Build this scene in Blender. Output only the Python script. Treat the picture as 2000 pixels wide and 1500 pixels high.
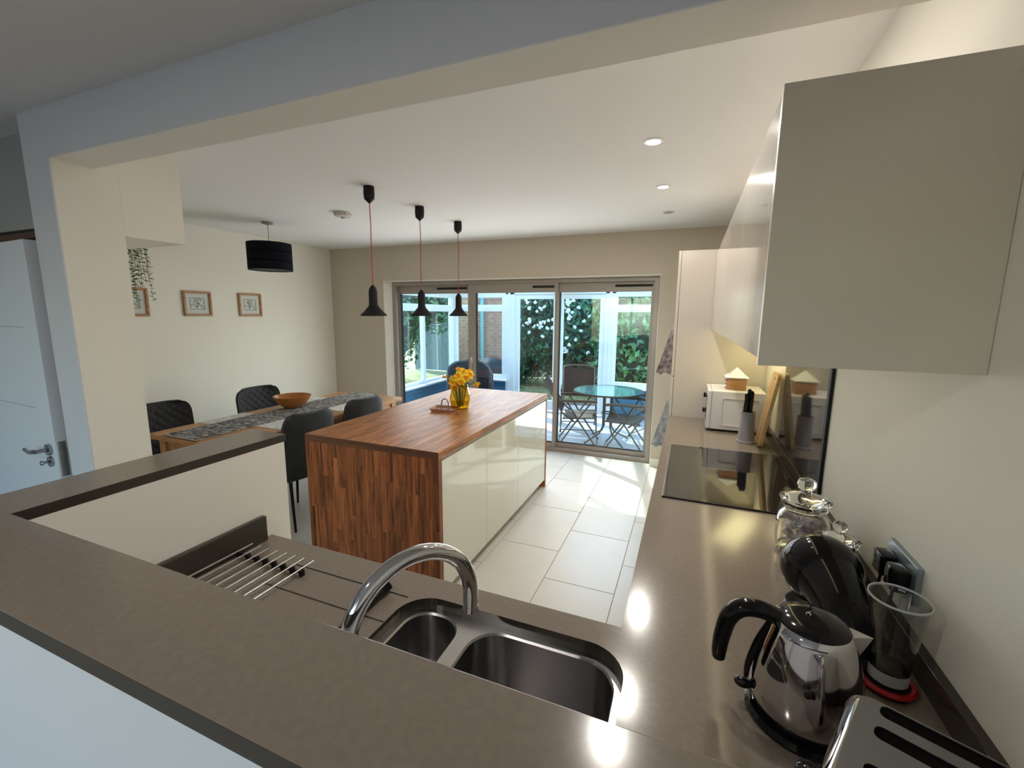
import bpy, bmesh, math, random
import numpy as np
from mathutils import Vector, Matrix
random.seed(7); rng = np.random.default_rng(7)
for o in list(bpy.data.objects): bpy.data.objects.remove(o)
C = bpy.context.scene.collection
SC = bpy.context.scene
PI = math.pi

# ------------------------------------------------------------------ camera, world, lights, exposure
F, PITCH, YAW, ROLL, CZ0 = 855.47, -.15689, .38324, .00837, 1.6335
fw = Vector((-math.sin(YAW)*math.cos(PITCH), math.cos(YAW)*math.cos(PITCH), math.sin(PITCH)))
r_ = Vector((math.cos(YAW), math.sin(YAW), 0)); u_ = r_.cross(fw)
r2 = r_*math.cos(ROLL)+u_*math.sin(ROLL); u2 = -r_*math.sin(ROLL)+u_*math.cos(ROLL)
cam = bpy.data.cameras.new('camera'); camo = bpy.data.objects.new('camera', cam); C.objects.link(camo)
cam.sensor_width = 36; cam.lens = 36*F/2000; cam.clip_start = .02; cam.clip_end = 300
m = Matrix((r2, u2, -fw)).transposed().to_4x4(); m.translation = (0, 0, CZ0)
camo.matrix_world = m
SC.camera = camo
SC.view_settings.view_transform = 'Standard'; SC.view_settings.look = 'None'
SC.view_settings.exposure = 0.93; SC.view_settings.gamma = 1; SC.view_settings.use_curve_mapping = False

w = bpy.data.worlds.new('world'); SC.world = w; w.use_nodes = True
nt = w.node_tree; bg = nt.nodes['Background']
sky = nt.nodes.new('ShaderNodeTexSky'); sky.sky_type = 'NISHITA'; sky.sun_disc = False
sky.sun_elevation = math.radians(38); sky.sun_rotation = math.radians(-55); sky.air_density = 1.2
nt.links.new(sky.outputs[0], bg.inputs[0]); bg.inputs[1].default_value = .76

def light(name, kind, loc, energy, color=(1, 1, 1), look=None, **kw):
    l = bpy.data.lights.new(name, kind); l.energy = energy; l.color = color
    for k, v in kw.items(): setattr(l, k, v)
    o = bpy.data.objects.new(name, l); C.objects.link(o); o.location = loc
    if look is not None:
        o.rotation_euler = (Vector(look)-Vector(loc)).to_track_quat('-Z', 'Y').to_euler()
    return o
EL = math.radians(36.5)
light('sun', 'SUN', (-8, 12, 10), 5.6, (1, .95, .86), look=(-8+.82*math.cos(EL), 12-.57*math.cos(EL), 10-math.sin(EL)), angle=math.radians(.6))
# daylight from the windows of the near room, behind the camera
light('near_room_window_light', 'AREA', (-1.4, -2.7, 2.0), 4.2, (.90, .91, 1), look=(-1.0, 1.0, 2.5), shape='RECTANGLE', size=2.0, size_y=1.3)
# added unseen fill panel inside the sliding doors, boosting their daylight
light('door_fill', 'AREA', (-2.05, 4.80, 1.15), 20, (1, .97, .93), look=(-2.05, 0, .9), shape='RECTANGLE', size=3.1, size_y=1.7)

# ------------------------------------------------------------------ helpers
MATS = {}
def mat(name, col, rough=.5, metal=0, spec=.5, noise=0, nscale=20, bump=0, bscale=80, coat=0, rand=0, emis=None, estr=0, trans=0, ior=1.45, sheen=0, col2=None, stretch=None):
    m = bpy.data.materials.new(name); m.use_nodes = True; t = m.node_tree; b = t.nodes['Principled BSDF']
    b.inputs['Base Color'].default_value = (*col, 1); b.inputs['Roughness'].default_value = rough
    b.inputs['Metallic'].default_value = metal; b.inputs['Specular IOR Level'].default_value = spec
    b.inputs['Coat Weight'].default_value = coat; b.inputs['Coat Roughness'].default_value = .03
    b.inputs['IOR'].default_value = ior; b.inputs['Transmission Weight'].default_value = trans
    b.inputs['Sheen Weight'].default_value = sheen
    if emis: b.inputs['Emission Color'].default_value = (*emis, 1); b.inputs['Emission Strength'].default_value = estr
    src = None
    if noise or col2:
        tc = t.nodes.new('ShaderNodeTexCoord'); n = t.nodes.new('ShaderNodeTexNoise'); n.inputs['Scale'].default_value = nscale; n.inputs['Detail'].default_value = 6
        mp = t.nodes.new('ShaderNodeMapping')
        if stretch: mp.inputs['Scale'].default_value = stretch
        t.links.new(tc.outputs['Object'], mp.inputs[0]); t.links.new(mp.outputs[0], n.inputs['Vector'])
        r = t.nodes.new('ShaderNodeValToRGB'); k = noise
        c2 = col2 or tuple(min(1, c*(1+k)) for c in col); c1 = col if col2 else tuple(c*(1-k) for c in col)
        r.color_ramp.elements[0].color = (*c1, 1); r.color_ramp.elements[1].color = (*c2, 1)
        r.color_ramp.elements[0].position = .35; r.color_ramp.elements[1].position = .65
        t.links.new(n.outputs['Fac'], r.inputs[0]); src = r.outputs[0]
    if rand:
        oi = t.nodes.new('ShaderNodeObjectInfo'); mr = t.nodes.new('ShaderNodeMapRange')
        mr.inputs['To Min'].default_value = 1-rand; mr.inputs['To Max'].default_value = 1+rand
        t.links.new(oi.outputs['Random'], mr.inputs['Value'])
        mx = t.nodes.new('ShaderNodeVectorMath'); mx.operation = 'SCALE'
        if src: t.links.new(src, mx.inputs[0])
        else: mx.inputs[0].default_value = col
        t.links.new(mr.outputs[0], mx.inputs['Scale']); src = mx.outputs[0]
    if src: t.links.new(src, b.inputs['Base Color'])
    if bump:
        n2 = t.nodes.new('ShaderNodeTexNoise'); n2.inputs['Scale'].default_value = bscale; tc2 = t.nodes.new('ShaderNodeTexCoord')
        t.links.new(tc2.outputs['Object'], n2.inputs['Vector'])
        bp = t.nodes.new('ShaderNodeBump'); bp.inputs['Strength'].default_value = bump; bp.inputs['Distance'].default_value = .004
        t.links.new(n2.outputs['Fac'], bp.inputs['Height']); t.links.new(bp.outputs[0], b.inputs['Normal'])
    MATS[name] = m; return m
def glassmat(name, tint=(1, 1, 1), refl=1.0, rough=0.0, ior=1.5):
    m = bpy.data.materials.new(name); m.use_nodes = True; t = m.node_tree; t.nodes.clear()
    o = t.nodes.new('ShaderNodeOutputMaterial'); mx = t.nodes.new('ShaderNodeMixShader'); tr = t.nodes.new('ShaderNodeBsdfTransparent')
    g = t.nodes.new('ShaderNodeBsdfGlossy'); f = t.nodes.new('ShaderNodeFresnel'); f.inputs[0].default_value = ior
    mu = t.nodes.new('ShaderNodeMath'); mu.operation = 'MULTIPLY'; mu.inputs[1].default_value = refl; mu.use_clamp = True
    ge = t.nodes.new('ShaderNodeNewGeometry'); mr = t.nodes.new('ShaderNodeMapRange'); mr.inputs['To Min'].default_value = ior; mr.inputs['To Max'].default_value = 1/ior
    t.links.new(ge.outputs['Backfacing'], mr.inputs['Value']); t.links.new(mr.outputs[0], f.inputs[0])
    tr.inputs[0].default_value = (*tint, 1); g.inputs['Roughness'].default_value = rough
    t.links.new(f.outputs[0], mu.inputs[0]); t.links.new(mu.outputs[0], mx.inputs[0])
    t.links.new(tr.outputs[0], mx.inputs[1]); t.links.new(g.outputs[0], mx.inputs[2]); t.links.new(mx.outputs[0], o.inputs[0])
    return m
def woodmat(name, dark, light_, axis, rand=.25, rough=.35, scale=1.0, spec=.5, coat=0):
    """long grain along an axis; every stave shifts the pattern by its own random value"""
    m = mat(name, dark, rough, spec=spec, coat=coat); t = m.node_tree; b = t.nodes['Principled BSDF']
    tc = t.nodes.new('ShaderNodeTexCoord'); oi = t.nodes.new('ShaderNodeObjectInfo'); ad = t.nodes.new('ShaderNodeVectorMath'); ad.operation = 'ADD'
    mu = t.nodes.new('ShaderNodeMath'); mu.operation = 'MULTIPLY'; mu.inputs[1].default_value = 37.0
    t.links.new(oi.outputs['Random'], mu.inputs[0]); t.links.new(tc.outputs['Object'], ad.inputs[0]); t.links.new(mu.outputs[0], ad.inputs[1])
    mp = t.nodes.new('ShaderNodeMapping'); s = [22*scale]*3; s[axis] = 1.6*scale; mp.inputs['Scale'].default_value = s
    t.links.new(ad.outputs[0], mp.inputs[0])
    n = t.nodes.new('ShaderNodeTexNoise'); n.inputs['Scale'].default_value = 2.2; n.inputs['Detail'].default_value = 8; n.inputs['Roughness'].default_value = .62; n.inputs['Distortion'].default_value = .9
    t.links.new(mp.outputs[0], n.inputs['Vector'])
    r = t.nodes.new('ShaderNodeValToRGB'); r.color_ramp.elements[0].position = .36; r.color_ramp.elements[1].position = .62
    r.color_ramp.elements[0].color = (*dark, 1); r.color_ramp.elements[1].color = (*light_, 1)
    t.links.new(n.outputs['Fac'], r.inputs[0])
    mr = t.nodes.new('ShaderNodeMapRange'); mr.inputs['To Min'].default_value = 1-rand; mr.inputs['To Max'].default_value = 1+rand
    t.links.new(oi.outputs['Random'], mr.inputs['Value'])
    mx = t.nodes.new('ShaderNodeVectorMath'); mx.operation = 'SCALE'; t.links.new(r.outputs[0], mx.inputs[0]); t.links.new(mr.outputs[0], mx.inputs['Scale'])
    t.links.new(mx.outputs[0], b.inputs['Base Color'])
    return m

class B:
    def __init__(s): s.bm = bmesh.new()
    def box(s, x0, x1, y0, y1, z0, z1, bev=0, seg=2, mtx=None):
        if not bev and mtx is None:
            v = [s.bm.verts.new(p) for p in ((x0, y0, z0), (x1, y0, z0), (x1, y1, z0), (x0, y1, z0), (x0, y0, z1), (x1, y0, z1), (x1, y1, z1), (x0, y1, z1))]
            for f in ((3, 2, 1, 0), (4, 5, 6, 7), (0, 1, 5, 4), (1, 2, 6, 5), (2, 3, 7, 6), (3, 0, 4, 7)): s.bm.faces.new([v[i] for i in f])
            return s
        r = bmesh.ops.create_cube(s.bm, size=1); v = r['verts']
        for a in v: a.co = Vector(((x0+x1)/2+a.co.x*(x1-x0), (y0+y1)/2+a.co.y*(y1-y0), (z0+z1)/2+a.co.z*(z1-z0)))
        if bev:
            e = {e for a in v for e in a.link_edges}
            rr = bmesh.ops.bevel(s.bm, geom=list(e), offset=bev, segments=seg, affect='EDGES', profile=.5)
            v = list({a for f in rr['faces'] for a in f.verts} | {a for a in v if a.is_valid})
        if mtx is not None:
            for a in v: a.co = mtx @ a.co
        return s
    def lathe(s, prof, n=32, c=(0, 0, 0), mtx=None, close=False):
        rings = []
        for (r, z) in prof:
            if r < 1e-6: rings.append([s.bm.verts.new((c[0], c[1], c[2]+z))])
            else: rings.append([s.bm.verts.new((c[0]+r*math.cos(2*PI*i/n), c[1]+r*math.sin(2*PI*i/n), c[2]+z)) for i in range(n)])
        pairs = list(zip(rings, rings[1:]))
        if close: pairs.append((rings[-1], rings[0]))
        for a, b in pairs:
            for i in range(n):
                j = (i+1) % n
                if len(a) == 1 and len(b) == 1: continue
                if len(a) == 1: s.bm.faces.new((a[0], b[i], b[j]))
                elif len(b) == 1: s.bm.faces.new((a[i], b[0], a[j]))
                else: s.bm.faces.new((a[i], a[j], b[j], b[i]))
        if mtx is not None:
            for rg in rings:
                for v in rg: v.co = mtx @ v.co
        return s
    def tube(s, pts, r, n=12, cap=True, flat=None, sm=0):
        P = [Vector(p) for p in pts]; R = list(r) if isinstance(r, (list, tuple)) else [r]*len(P)
        if sm:
            Q, S = [], []
            for i in range(len(P)-1):
                a, b, c, d = P[max(i-1, 0)], P[i], P[i+1], P[min(i+2, len(P)-1)]
                for k in range(sm):
                    t = k/sm; Q.append(.5*((2*b)+(c-a)*t+(2*a-5*b+4*c-d)*t*t+(3*b-a-3*c+d)*t**3)); S.append(R[i]+(R[i+1]-R[i])*t)
            Q.append(P[-1]); S.append(R[-1]); P, R = Q, S
        t0 = (P[1]-P[0]).normalized(); up = Vector((0, 0, 1)) if abs(t0.z) < .9 else Vector((1, 0, 0))
        nrm = t0.cross(up).normalized(); rings = []
        for i, p in enumerate(P):
            t = (P[min(i+1, len(P)-1)]-P[max(i-1, 0)]).normalized()
            nrm = (nrm-t*nrm.dot(t)).normalized(); bn = t.cross(nrm)
            fl = flat or 1
            rings.append([s.bm.verts.new(p+nrm*R[i]*math.cos(2*PI*k/n)+bn*R[i]*fl*math.sin(2*PI*k/n)) for k in range(n)])
        for a, b in zip(rings, rings[1:]):
            for k in range(n): s.bm.faces.new((a[k], a[(k+1) % n], b[(k+1) % n], b[k]))
        if cap: s.bm.faces.new(rings[0][::-1]); s.bm.faces.new(rings[-1])
        return s
    def sph(s, c, r, n=16, sc=(1, 1, 1)):
        nv = max(4, n*2//3); pr = [(math.sin(PI*i/nv), -math.cos(PI*i/nv)) for i in range(nv+1)]; pr[0] = (0, -1); pr[-1] = (0, 1)
        return s.lathe(pr, n, mtx=Matrix.Translation(c) @ Matrix.Diagonal((r*sc[0], r*sc[1], r*sc[2], 1)))
    def prism(s, outer, z0, z1, holes=()):
        es = []; loops = []
        for lp in [outer]+list(holes):
            vs = [s.bm.verts.new((x, y, z1)) for x, y in lp]; loops.append(vs)
            for i in range(len(vs)): es.append(s.bm.edges.new((vs[i], vs[(i+1) % len(vs)])))
        r = bmesh.ops.triangle_fill(s.bm, edges=es, use_beauty=True, use_dissolve=False)
        top = [g for g in r['geom'] if isinstance(g, bmesh.types.BMFace)]
        low = {}
        for vs in loops:
            for v in vs: low[v] = s.bm.verts.new((v.co.x, v.co.y, z0))
        for f in top:
            s.bm.faces.new([low[v] for v in reversed(f.verts)])
        for vs in loops:
            for i in range(len(vs)):
                a, b = vs[i], vs[(i+1) % len(vs)]; s.bm.faces.new((a, b, low[b], low[a]))
        return s
    def end(s, name, m, parent=None, smooth=True, loc=None, rot=None, kind=None, label=None, recalc=True, ang=32):
        if recalc: bmesh.ops.recalc_face_normals(s.bm, faces=s.bm.faces)
        me = bpy.data.meshes.new(name); s.bm.to_mesh(me); s.bm.free()
        return link(name, me, m, parent, smooth, loc, rot, kind, label, ang)
def link(name, me, m, parent=None, smooth=True, loc=None, rot=None, kind=None, label=None, ang=32):
    o = bpy.data.objects.new(name, me); C.objects.link(o)
    if m is not None and not me.materials: me.materials.append(m)
    if smooth:
        me.polygons.foreach_set('use_smooth', [True]*len(me.polygons)); me.set_sharp_from_angle(angle=math.radians(ang))
    if parent is not None: o.parent = parent
    if loc is not None: o.location = loc
    if rot is not None: o.rotation_euler = rot
    if kind: o['kind'] = kind
    if label: o['label'] = label
    return o
def thing(name, label, cat, loc=(0, 0, 0), rz=0, group=None):
    o = bpy.data.objects.new(name, None); C.objects.link(o); o.location = loc; o.rotation_euler = (0, 0, rz); o.empty_display_size = .05
    o['label'] = label; o['category'] = cat
    if group: o['group'] = group
    return o
def tag(o, label, cat, group=None):
    o['label'] = label; o['category'] = cat
    if group: o['group'] = group
    return o
def copy_tree(o, loc=None, rz=None, label=None, parent=None):
    c = o.copy(); C.objects.link(c)
    if parent is not None: c.parent = parent
    if loc is not None: c.location = loc
    if rz is not None: c.rotation_euler = (0, 0, rz)
    if label: c['label'] = label
    for ch in o.children: copy_tree(ch, parent=c)
    return c
def rrect(x0, x1, y0, y1, r, n=8):
    p = []
    for cx, cy, a0 in ((x1-r, y1-r, 0), (x0+r, y1-r, PI/2), (x0+r, y0+r, PI), (x1-r, y0+r, 1.5*PI)):
        for i in range(n+1): a = a0+PI/2*i/n; p.append((cx+r*math.cos(a), cy+r*math.sin(a)))
    return p
def arc(c, r, a0, a1, n, f): return [f(c, r, a0+(a1-a0)*i/n) for i in range(n+1)]

# ------------------------------------------------------------------ materials
M_wall = mat('cream_paint', (.80, .765, .675), .75, bump=.08, bscale=220)
M_wall2 = mat('backlit_shade_paint', (.60, .53, .43), .75, bump=.08, bscale=220)  # cream wall paint with the backlit wall's shade put into its colour
M_near = mat('cool_white_paint', (.60, .61, .655), .75, bump=.08, bscale=220)
M_ceil = mat('ceiling_paint', (.78, .77, .74), .8)
M_ceiln = mat('near_ceiling_paint', (.74, .71, .70), .8)
M_panel = mat('offwhite_panel', (.84, .80, .73), .7)
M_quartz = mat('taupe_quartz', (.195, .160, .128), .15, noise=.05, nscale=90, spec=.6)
M_quartzd = mat('shaded_quartz_edge', (.050, .041, .033), .10, noise=.05, nscale=160)  # quartz copy with the shade of upright faces put into its colour
M_gloss = mat('cream_gloss', (.66, .64, .54), .07, spec=.6, coat=.6)
M_glossu = mat('stone_gloss', (.54, .49, .43), .10, spec=.5, coat=.35)
M_endp = mat('stone_satin', (.56, .49, .40), .33, noise=.05, nscale=3)
M_tile = mat('cream_tile', (.58, .55, .495), .28, noise=.02, nscale=5, rand=.02)
M_grout = mat('grout', (.36, .34, .30), .9)
M_white = mat('upvc_white', (.86, .87, .90), .3)
M_alu = mat('taupe_aluminium', (.36, .32, .285), .4, metal=.2)
M_black = mat('black_plastic', (.006, .006, .007), .09, spec=.35)
M_blackm = mat('black_matt', (.012, .011, .012), .55, spec=.25)
M_gasket = mat('black_gasket', (.01, .01, .01), .6)
M_chrome = mat('chrome', (.60, .59, .60), .06, metal=1)
M_steel = mat('brushed_steel', (.55, .54, .53), .28, metal=1)
M_steeld = mat('sink_steel', (.34, .33, .33), .28, metal=1)
M_steelt = mat('satin_steel', (.20, .20, .20), .42, metal=1)
M_glass = glassmat('window_glass', (.90, .96, .96), 1.0)
M_hobg = mat('hob_glass', (.008, .008, .009), .04, spec=.8, coat=.25)
M_splash = mat('smoked_splashback_glass', (.028, .028, .029), .06, spec=.8, coat=0)
M_red = mat('red_flex', (.45, .02, .03), .5)
M_drum = mat('black_fabric', (.008, .009, .014), .9, spec=.1)
M_velvet = mat('charcoal_velvet', (.012, .012, .013), .7, sheen=.12, noise=.15, nscale=30)
M_velvetl = mat('grey_velvet_piping', (.035, .036, .04), .8, sheen=.3)
M_oak = woodmat('oak_table', (.32, .15, .05), (.54, .29, .12), 1, rand=.12, rough=.4)
M_iroko_v = woodmat('iroko_upright', (.095, .024, .007), (.40, .125, .036), 2, rand=.34, scale=.75, rough=.36)
M_iroko_y = woodmat('iroko_top', (.16, .052, .016), (.50, .21, .080), 1, rand=.22, rough=.38, spec=.3)
M_irbase = mat('iroko_joint', (.06, .02, .009), .5)
M_frame = woodmat('picture_wood', (.26, .11, .035), (.46, .23, .08), 0, rand=.1)
M_mount = mat('picture_mount', (.62, .62, .55), .8)
M_orange = mat('amber_glazed_bowl', (.40, .15, .03), .25, noise=.1, nscale=4)
M_bowlin = M_orange
M_yglass = glassmat('amber_vase_glass', (.93, .80, .22), 1.6, .02)
M_cglass = mat('clear_glass', (.98, 1, .99), .0, trans=1, ior=1.48)
M_pglass = glassmat('tank_plastic', (.84, .86, .86), 1.8, .02)
M_water = glassmat('water', (.93, .95, .95), .8)
M_board = woodmat('beech_board', (.52, .30, .12), (.66, .42, .19), 2, rand=.05)
M_micro = mat('microwave_white', (.60, .57, .57), .35)
M_grey = mat('grey_plastic', (.26, .24, .245), .4)
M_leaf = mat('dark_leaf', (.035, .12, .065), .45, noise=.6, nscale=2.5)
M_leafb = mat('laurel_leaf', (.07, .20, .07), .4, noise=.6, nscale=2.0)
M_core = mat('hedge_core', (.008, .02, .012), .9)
M_blossom = mat('white_petal', (.85, .85, .88), .6)
M_bark = mat('bark', (.10, .06, .04), .9, noise=.3)
M_grass = mat('grass', (.14, .20, .05), .9, col2=(.34, .30, .14), nscale=6)
M_bluew = mat('blue_paint', (.05, .18, .30), .5)
M_fence = mat('grey_blue_board', (.26, .34, .42), .7, rand=.12)
M_brick = mat('brick', (.30, .13, .09), .85, noise=.25, nscale=9)
M_mortar = mat('mortar', (.55, .54, .52), .9)
M_patio = mat('conservatory_floor', (.58, .57, .60), .45, noise=.04, nscale=2)
M_cframe = mat('bronze_frame', (.13, .105, .085), .4, metal=.35)
M_sling = mat('taupe_sling', (.13, .115, .105), .8)
M_tglass = mat('table_glass', (.16, .40, .40), .05, spec=.8, coat=1); M_tglass.node_tree.nodes['Principled BSDF'].inputs['Alpha'].default_value = .85
M_yellow = mat('daffodil_petal', (.95, .70, .04), .5)
M_trump = mat('daffodil_trumpet', (.95, .42, .015), .5)
M_stem = mat('stem', (.10, .22, .04), .5)
M_lit = mat('lit_lamp', (1, 1, 1), .5, emis=(1, .96, .88), estr=14)
M_plug = M_black
M_redp = mat('red_plastic', (.42, .01, .015), .25)
M_door = mat('white_door_paint', (.66, .69, .76), .45)
M_brownf = mat('brown_door_frame', (.10, .045, .028), .5)

# ------------------------------------------------------------------ the setting
XL, XR, YB, CZ, NZ, BZ = -4.70, .49, 4.866, 2.50, 2.40, 2.219
YP0, YP2, XP, XNL = 1.0, 1.144, -2.343, -2.52
WZ, LZ = .91, 1.232
XW, YPE, XU = -.104, .958, -1.225
def struct(o): o['kind'] = 'structure'; return o
def sbox(name, m, *a, **k): return struct(B().box(*a).end(name, m, smooth=False, **k))

# floor: grout slab + tiles laid one by one
flo = sbox('floor', M_grout, XL, XR, -3, YB+.10, -.1, -.003)
tx, ty, g = .437, .665, .0022
tm = {}
def tilemesh(wd, dp):
    k = (round(wd, 4), round(dp, 4))
    if k not in tm:
        b = B(); b.box(0, wd, 0, dp, -.012, 0, .0012, 1); me = bpy.data.meshes.new('tile'); b.bm.to_mesh(me); b.bm.free(); me.materials.append(M_tile); tm[k] = me
    return tm[k]
nx0 = int(math.floor((XL+.315)/tx)); col = nx0
for i in range(nx0, 3):
    x0 = -.315+i*tx; x1 = x0+tx
    off = 2.431 if i % 2 else 2.764
    a, b_ = max(x0, XL), min(x1, XR)
    if b_-a < .02: continue
    j0 = int(math.floor((.3-off)/ty))
    for j in range(j0, 6):
        ya, yb = off+j*ty, off+(j+1)*ty; yb = min(yb, YB+.09)
        if yb-ya < .02 or yb < .9: continue
        link('tile', tilemesh(b_-a-2*g, yb-ya-2*g), None, flo, False, (a+g, ya+g, 0))

ceil = sbox('ceiling', M_ceil, XL, XR, YP2, YB, CZ, CZ+.1)
ceiln = sbox('ceiling_near', M_ceiln, -4.2, XR, -3, YP0+.15, NZ, NZ+.2)
sbox('wall_left', M_wall, XL-.1, XL, .9, YB, 0, CZ)
sbox('wall_right', M_wall, XR, XR+.1, -3, YB+.3, 0, CZ)
# back wall with the door opening
ox0, ox1, oz = -3.817, -.318, 2.06
bw = B(); bw.box(XL-.1, ox0, YB, YB+.26, -.1, CZ); bw.box(ox1, XR, YB, YB+.26, -.1, CZ); bw.box(ox0, ox1, YB, YB+.26, oz, CZ)
struct(bw.end('wall_back', M_wall2, smooth=False))
# pale plaster lining of the opening
rv = B(); rv.prism([(ox0, YB-.002), (ox0+.008, YB-.002), (-3.745, YB+.089), (-3.745, YB+.2), (ox0, YB+.2)], 0, oz-.013); rv.prism([(ox1, YB-.002), (ox1-.004, YB-.002), (ox1-.012, YB+.089), (ox1-.012, YB+.2), (ox1, YB+.2)], 0, oz-.013); rv.box(ox0, ox1, YB-.002, YB+.2, oz-.012, oz)
struct(rv.end('trim_1', M_wall, smooth=False))
sbox('baseboard_back', M_wall, ox1, -.12, YB-.015, YB, 0, .09)
sbox('baseboard_left', M_wall, XL, XL+.015, 1.5, YB, 0, .09)
# pier, beam and bulkhead between the near room and the kitchen
sbox('trim_2', M_wall, XNL, XP, YP0+.006, 1.225, 0, CZ)
sbox('trim_3', M_wall, XP, XR, YP0+.006, YP2, BZ, 2.52)
sbox('trim_4', M_near, XNL, XR, YP0, YP0+.006, BZ, NZ)
sbox('trim_5', M_near, XNL, XP, YP0, YP0+.006, 0, BZ)
sbox('trim_6', M_wall, -4.7, XP, 1.2255, 1.479, 1.962, CZ)
# wall behind the pier (dining side) and the near room's door wall
sbox('wall_dining', M_wall, XL, XNL, 1.16, 1.225, 0, CZ)
YD = 1.10
dw = B(); dx0, dx1, dz = -3.52, -2.525, 2.0
dw.box(-4.2, dx0, YD, YD+.06, 0, NZ); dw.box(dx0, XNL+.02, YD, YD+.06, dz, NZ)
struct(dw.end('wall_near', mat('shaded_near_wall', (.36, .36, .36), .8), smooth=False))  # shade on the wall beside the pier is put into this grey
sbox('wall_near_left', M_near, -4.3, -4.2, -3, 1.16, 0, NZ)
wb = B(); wb.box(-4.3, -2.8, -3.1, -3, 0, NZ); wb.box(-.4, XR+.1, -3.1, -3, 0, NZ); wb.box(-2.8, -.4, -3.1, -3, 0, .8); wb.box(-2.8, -.4, -3.1, -3, 2.2, NZ)
struct(wb.end('wall_behind', M_near, smooth=False))
w2 = thing('window_2', 'window of the near room', 'window'); del w2['label'], w2['category']; w2['kind'] = 'structure'
f = B(); f.box(-2.8, -2.74, -3.08, -3.02, .8, 2.2); f.box(-.46, -.4, -3.08, -3.02, .8, 2.2); f.box(-2.8, -.4, -3.08, -3.02, .8, .86); f.box(-2.8, -.4, -3.08, -3.02, 2.14, 2.2); f.box(-1.63, -1.57, -3.08, -3.02, .8, 2.2)
f.end('window_frame', M_white, w2, False); B().box(-2.74, -.46, -3.055, -3.045, .86, 2.14).end('pane', M_glass, w2, False)

# door of the near room: timber frame, leaf standing ajar towards the camera
d1 = thing('door_1', '', ''); del d1['label'], d1['category']; d1['kind'] = 'structure'
f = B(); f.box(dx1-.018, dx1+.0, YD-.02, YD+.06, 0, dz-.02); f.box(dx0, dx1, YD-.02, YD+.06, dz-.045, dz-.02); f.box(dx0, dx0+.03, YD-.02, YD+.06, 0, dz-.02)
f.end('door_frame', M_brownf, d1, False)
B().box(dx1-.034, dx1-.018, YD-.012, YD+.06, 0, dz-.045).end('door_seal', M_gasket, d1, False)
hx, hy = -3.46, 1.030; ex, ey = -2.570, .978
ang = math.atan2(ey-hy, ex-hx); Lw = math.hypot(ex-hx, ey-hy)
leaf = B().box(0, Lw, 0, .042, .01, 1.925, .002).end('door_leaf', M_door, d1, False, (hx, hy, 0), (0, 0, ang))
gr = B()
for z in (1.20, 1.56): gr.box(.0, Lw-.13, -.0006, .004, z, z+.004)
gr.end('groove', mat('door_groove', (.40, .42, .46), .6), leaf, False)
h = B(); h.lathe([(0, .012), (.026, .012), (.026, 0), (0, 0)], 24, mtx=Matrix.Translation((Lw-.055, 0, 1.02)) @ Matrix.Rotation(PI/2, 4, 'X'))
h.tube([(Lw-.055, 0, 1.02), (Lw-.055, -.045, 1.02), (Lw-.07, -.052, 1.02), (Lw-.10, -.052, 1.014), (Lw-.13, -.05, 1.012), (Lw-.165, -.048, 1.018)], [.009, .009, .009, .009, .007, .008], 12)
h.end('door_handle', mat('dark_chrome', (.35, .36, .40), .2, metal=1), leaf)
h = B(); h.lathe([(0, .010), (.024, .010), (.024, 0), (0, 0)], 24, mtx=Matrix.Translation((Lw-.055, 0, .965)) @ Matrix.Rotation(PI/2, 4, 'X'))
h.tube([(Lw-.055, 0, .965), (Lw-.055, -.03, .965)], .006, 10); h.sph((Lw-.055, -.034, .965), .011, 12, (1, .6, 1))
h.end('thumb_turn', MATS['dark_chrome'], leaf)
B().box(Lw, Lw+.0015, .008, .034, .90, 1.06).box(Lw+.001, Lw+.010, .014, .028, 1.0, 1.02).end('latch_plate', M_steel, leaf, False)

# ------------------------------------------------------------------ sliding doors
d2 = thing('door_2', '', ''); del d2['label'], d2['category']; d2['kind'] = 'structure'
FY = YB+.09
fx0, fx1 = -3.73, -.352
f = B(); f.box(-3.744, fx0+.045, FY, FY+.11, 0, 2.045, .004); f.box(fx1-.03, ox1-.0125, FY, FY+.11, 0, 2.045, .004); f.box(-3.744, ox1-.0125, FY+.001, FY+.109, 2.0, 2.045, .004); f.box(-3.744, ox1-.0125, FY+.001, FY+.109, -.003, .045, .004)
f.end('door_frame', M_alu, d2, False)
def slider(x0, x1, y, stl, stR, name='sliding_panel'):
    p = B(); z0, z1 = .045, 2.0
    p.box(x0, x0+stl, y, y+.045, z0, z1, .003); p.box(x1-stR, x1, y, y+.045, z0, z1, .003)
    p.box(x0+stl, x1-stR, y, y+.045, z1-.105, z1, .003); p.box(x0+stl, x1-stR, y, y+.045, z0, z0+.055, .003)
    o = p.end(name, M_alu, d2, False)
    q = B(); a, b_ = x0+stl, x1-stR; q.box(a, a+.008, y+.002, y+.04, z0+.055, z1-.105); q.box(a, b_, y+.002, y+.04, z0+.055, z0+.062)
    q.end('gasket', M_gasket, o, False)
    B().box(a, b_, y+.019, y+.025, z0+.055, z1-.105).end('pane', M_glass, o, False)
    return o
s1 = slider(fx0+.045, -2.585, FY+.055, .03, .045)
s2 = slider(-2.60, -1.44, FY+.008, .105, .035)
s3 = slider(-1.475, fx1-.03, FY+.055, .045, .03)
for a, b_, s, yy in ((-3.08, -2.64, s1, FY+.050), (-1.75, -1.485, s2, FY+.003), (-.80, -.40, s3, FY+.050)):
    B().box(a, b_, yy, yy+.012, 1.945, 1.972, .003).end('trickle_vent', M_gasket, s, False)
h = B(); h.tube([(-2.552, FY-.02, .95), (-2.552, FY-.028, 1.0), (-2.552, FY-.02, 1.09)], .007, 10); h.box(-2.566, -2.538, FY-.006, FY+.010, .93, 1.11, .003)
h.end('handle', M_steel, s2)

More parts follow.
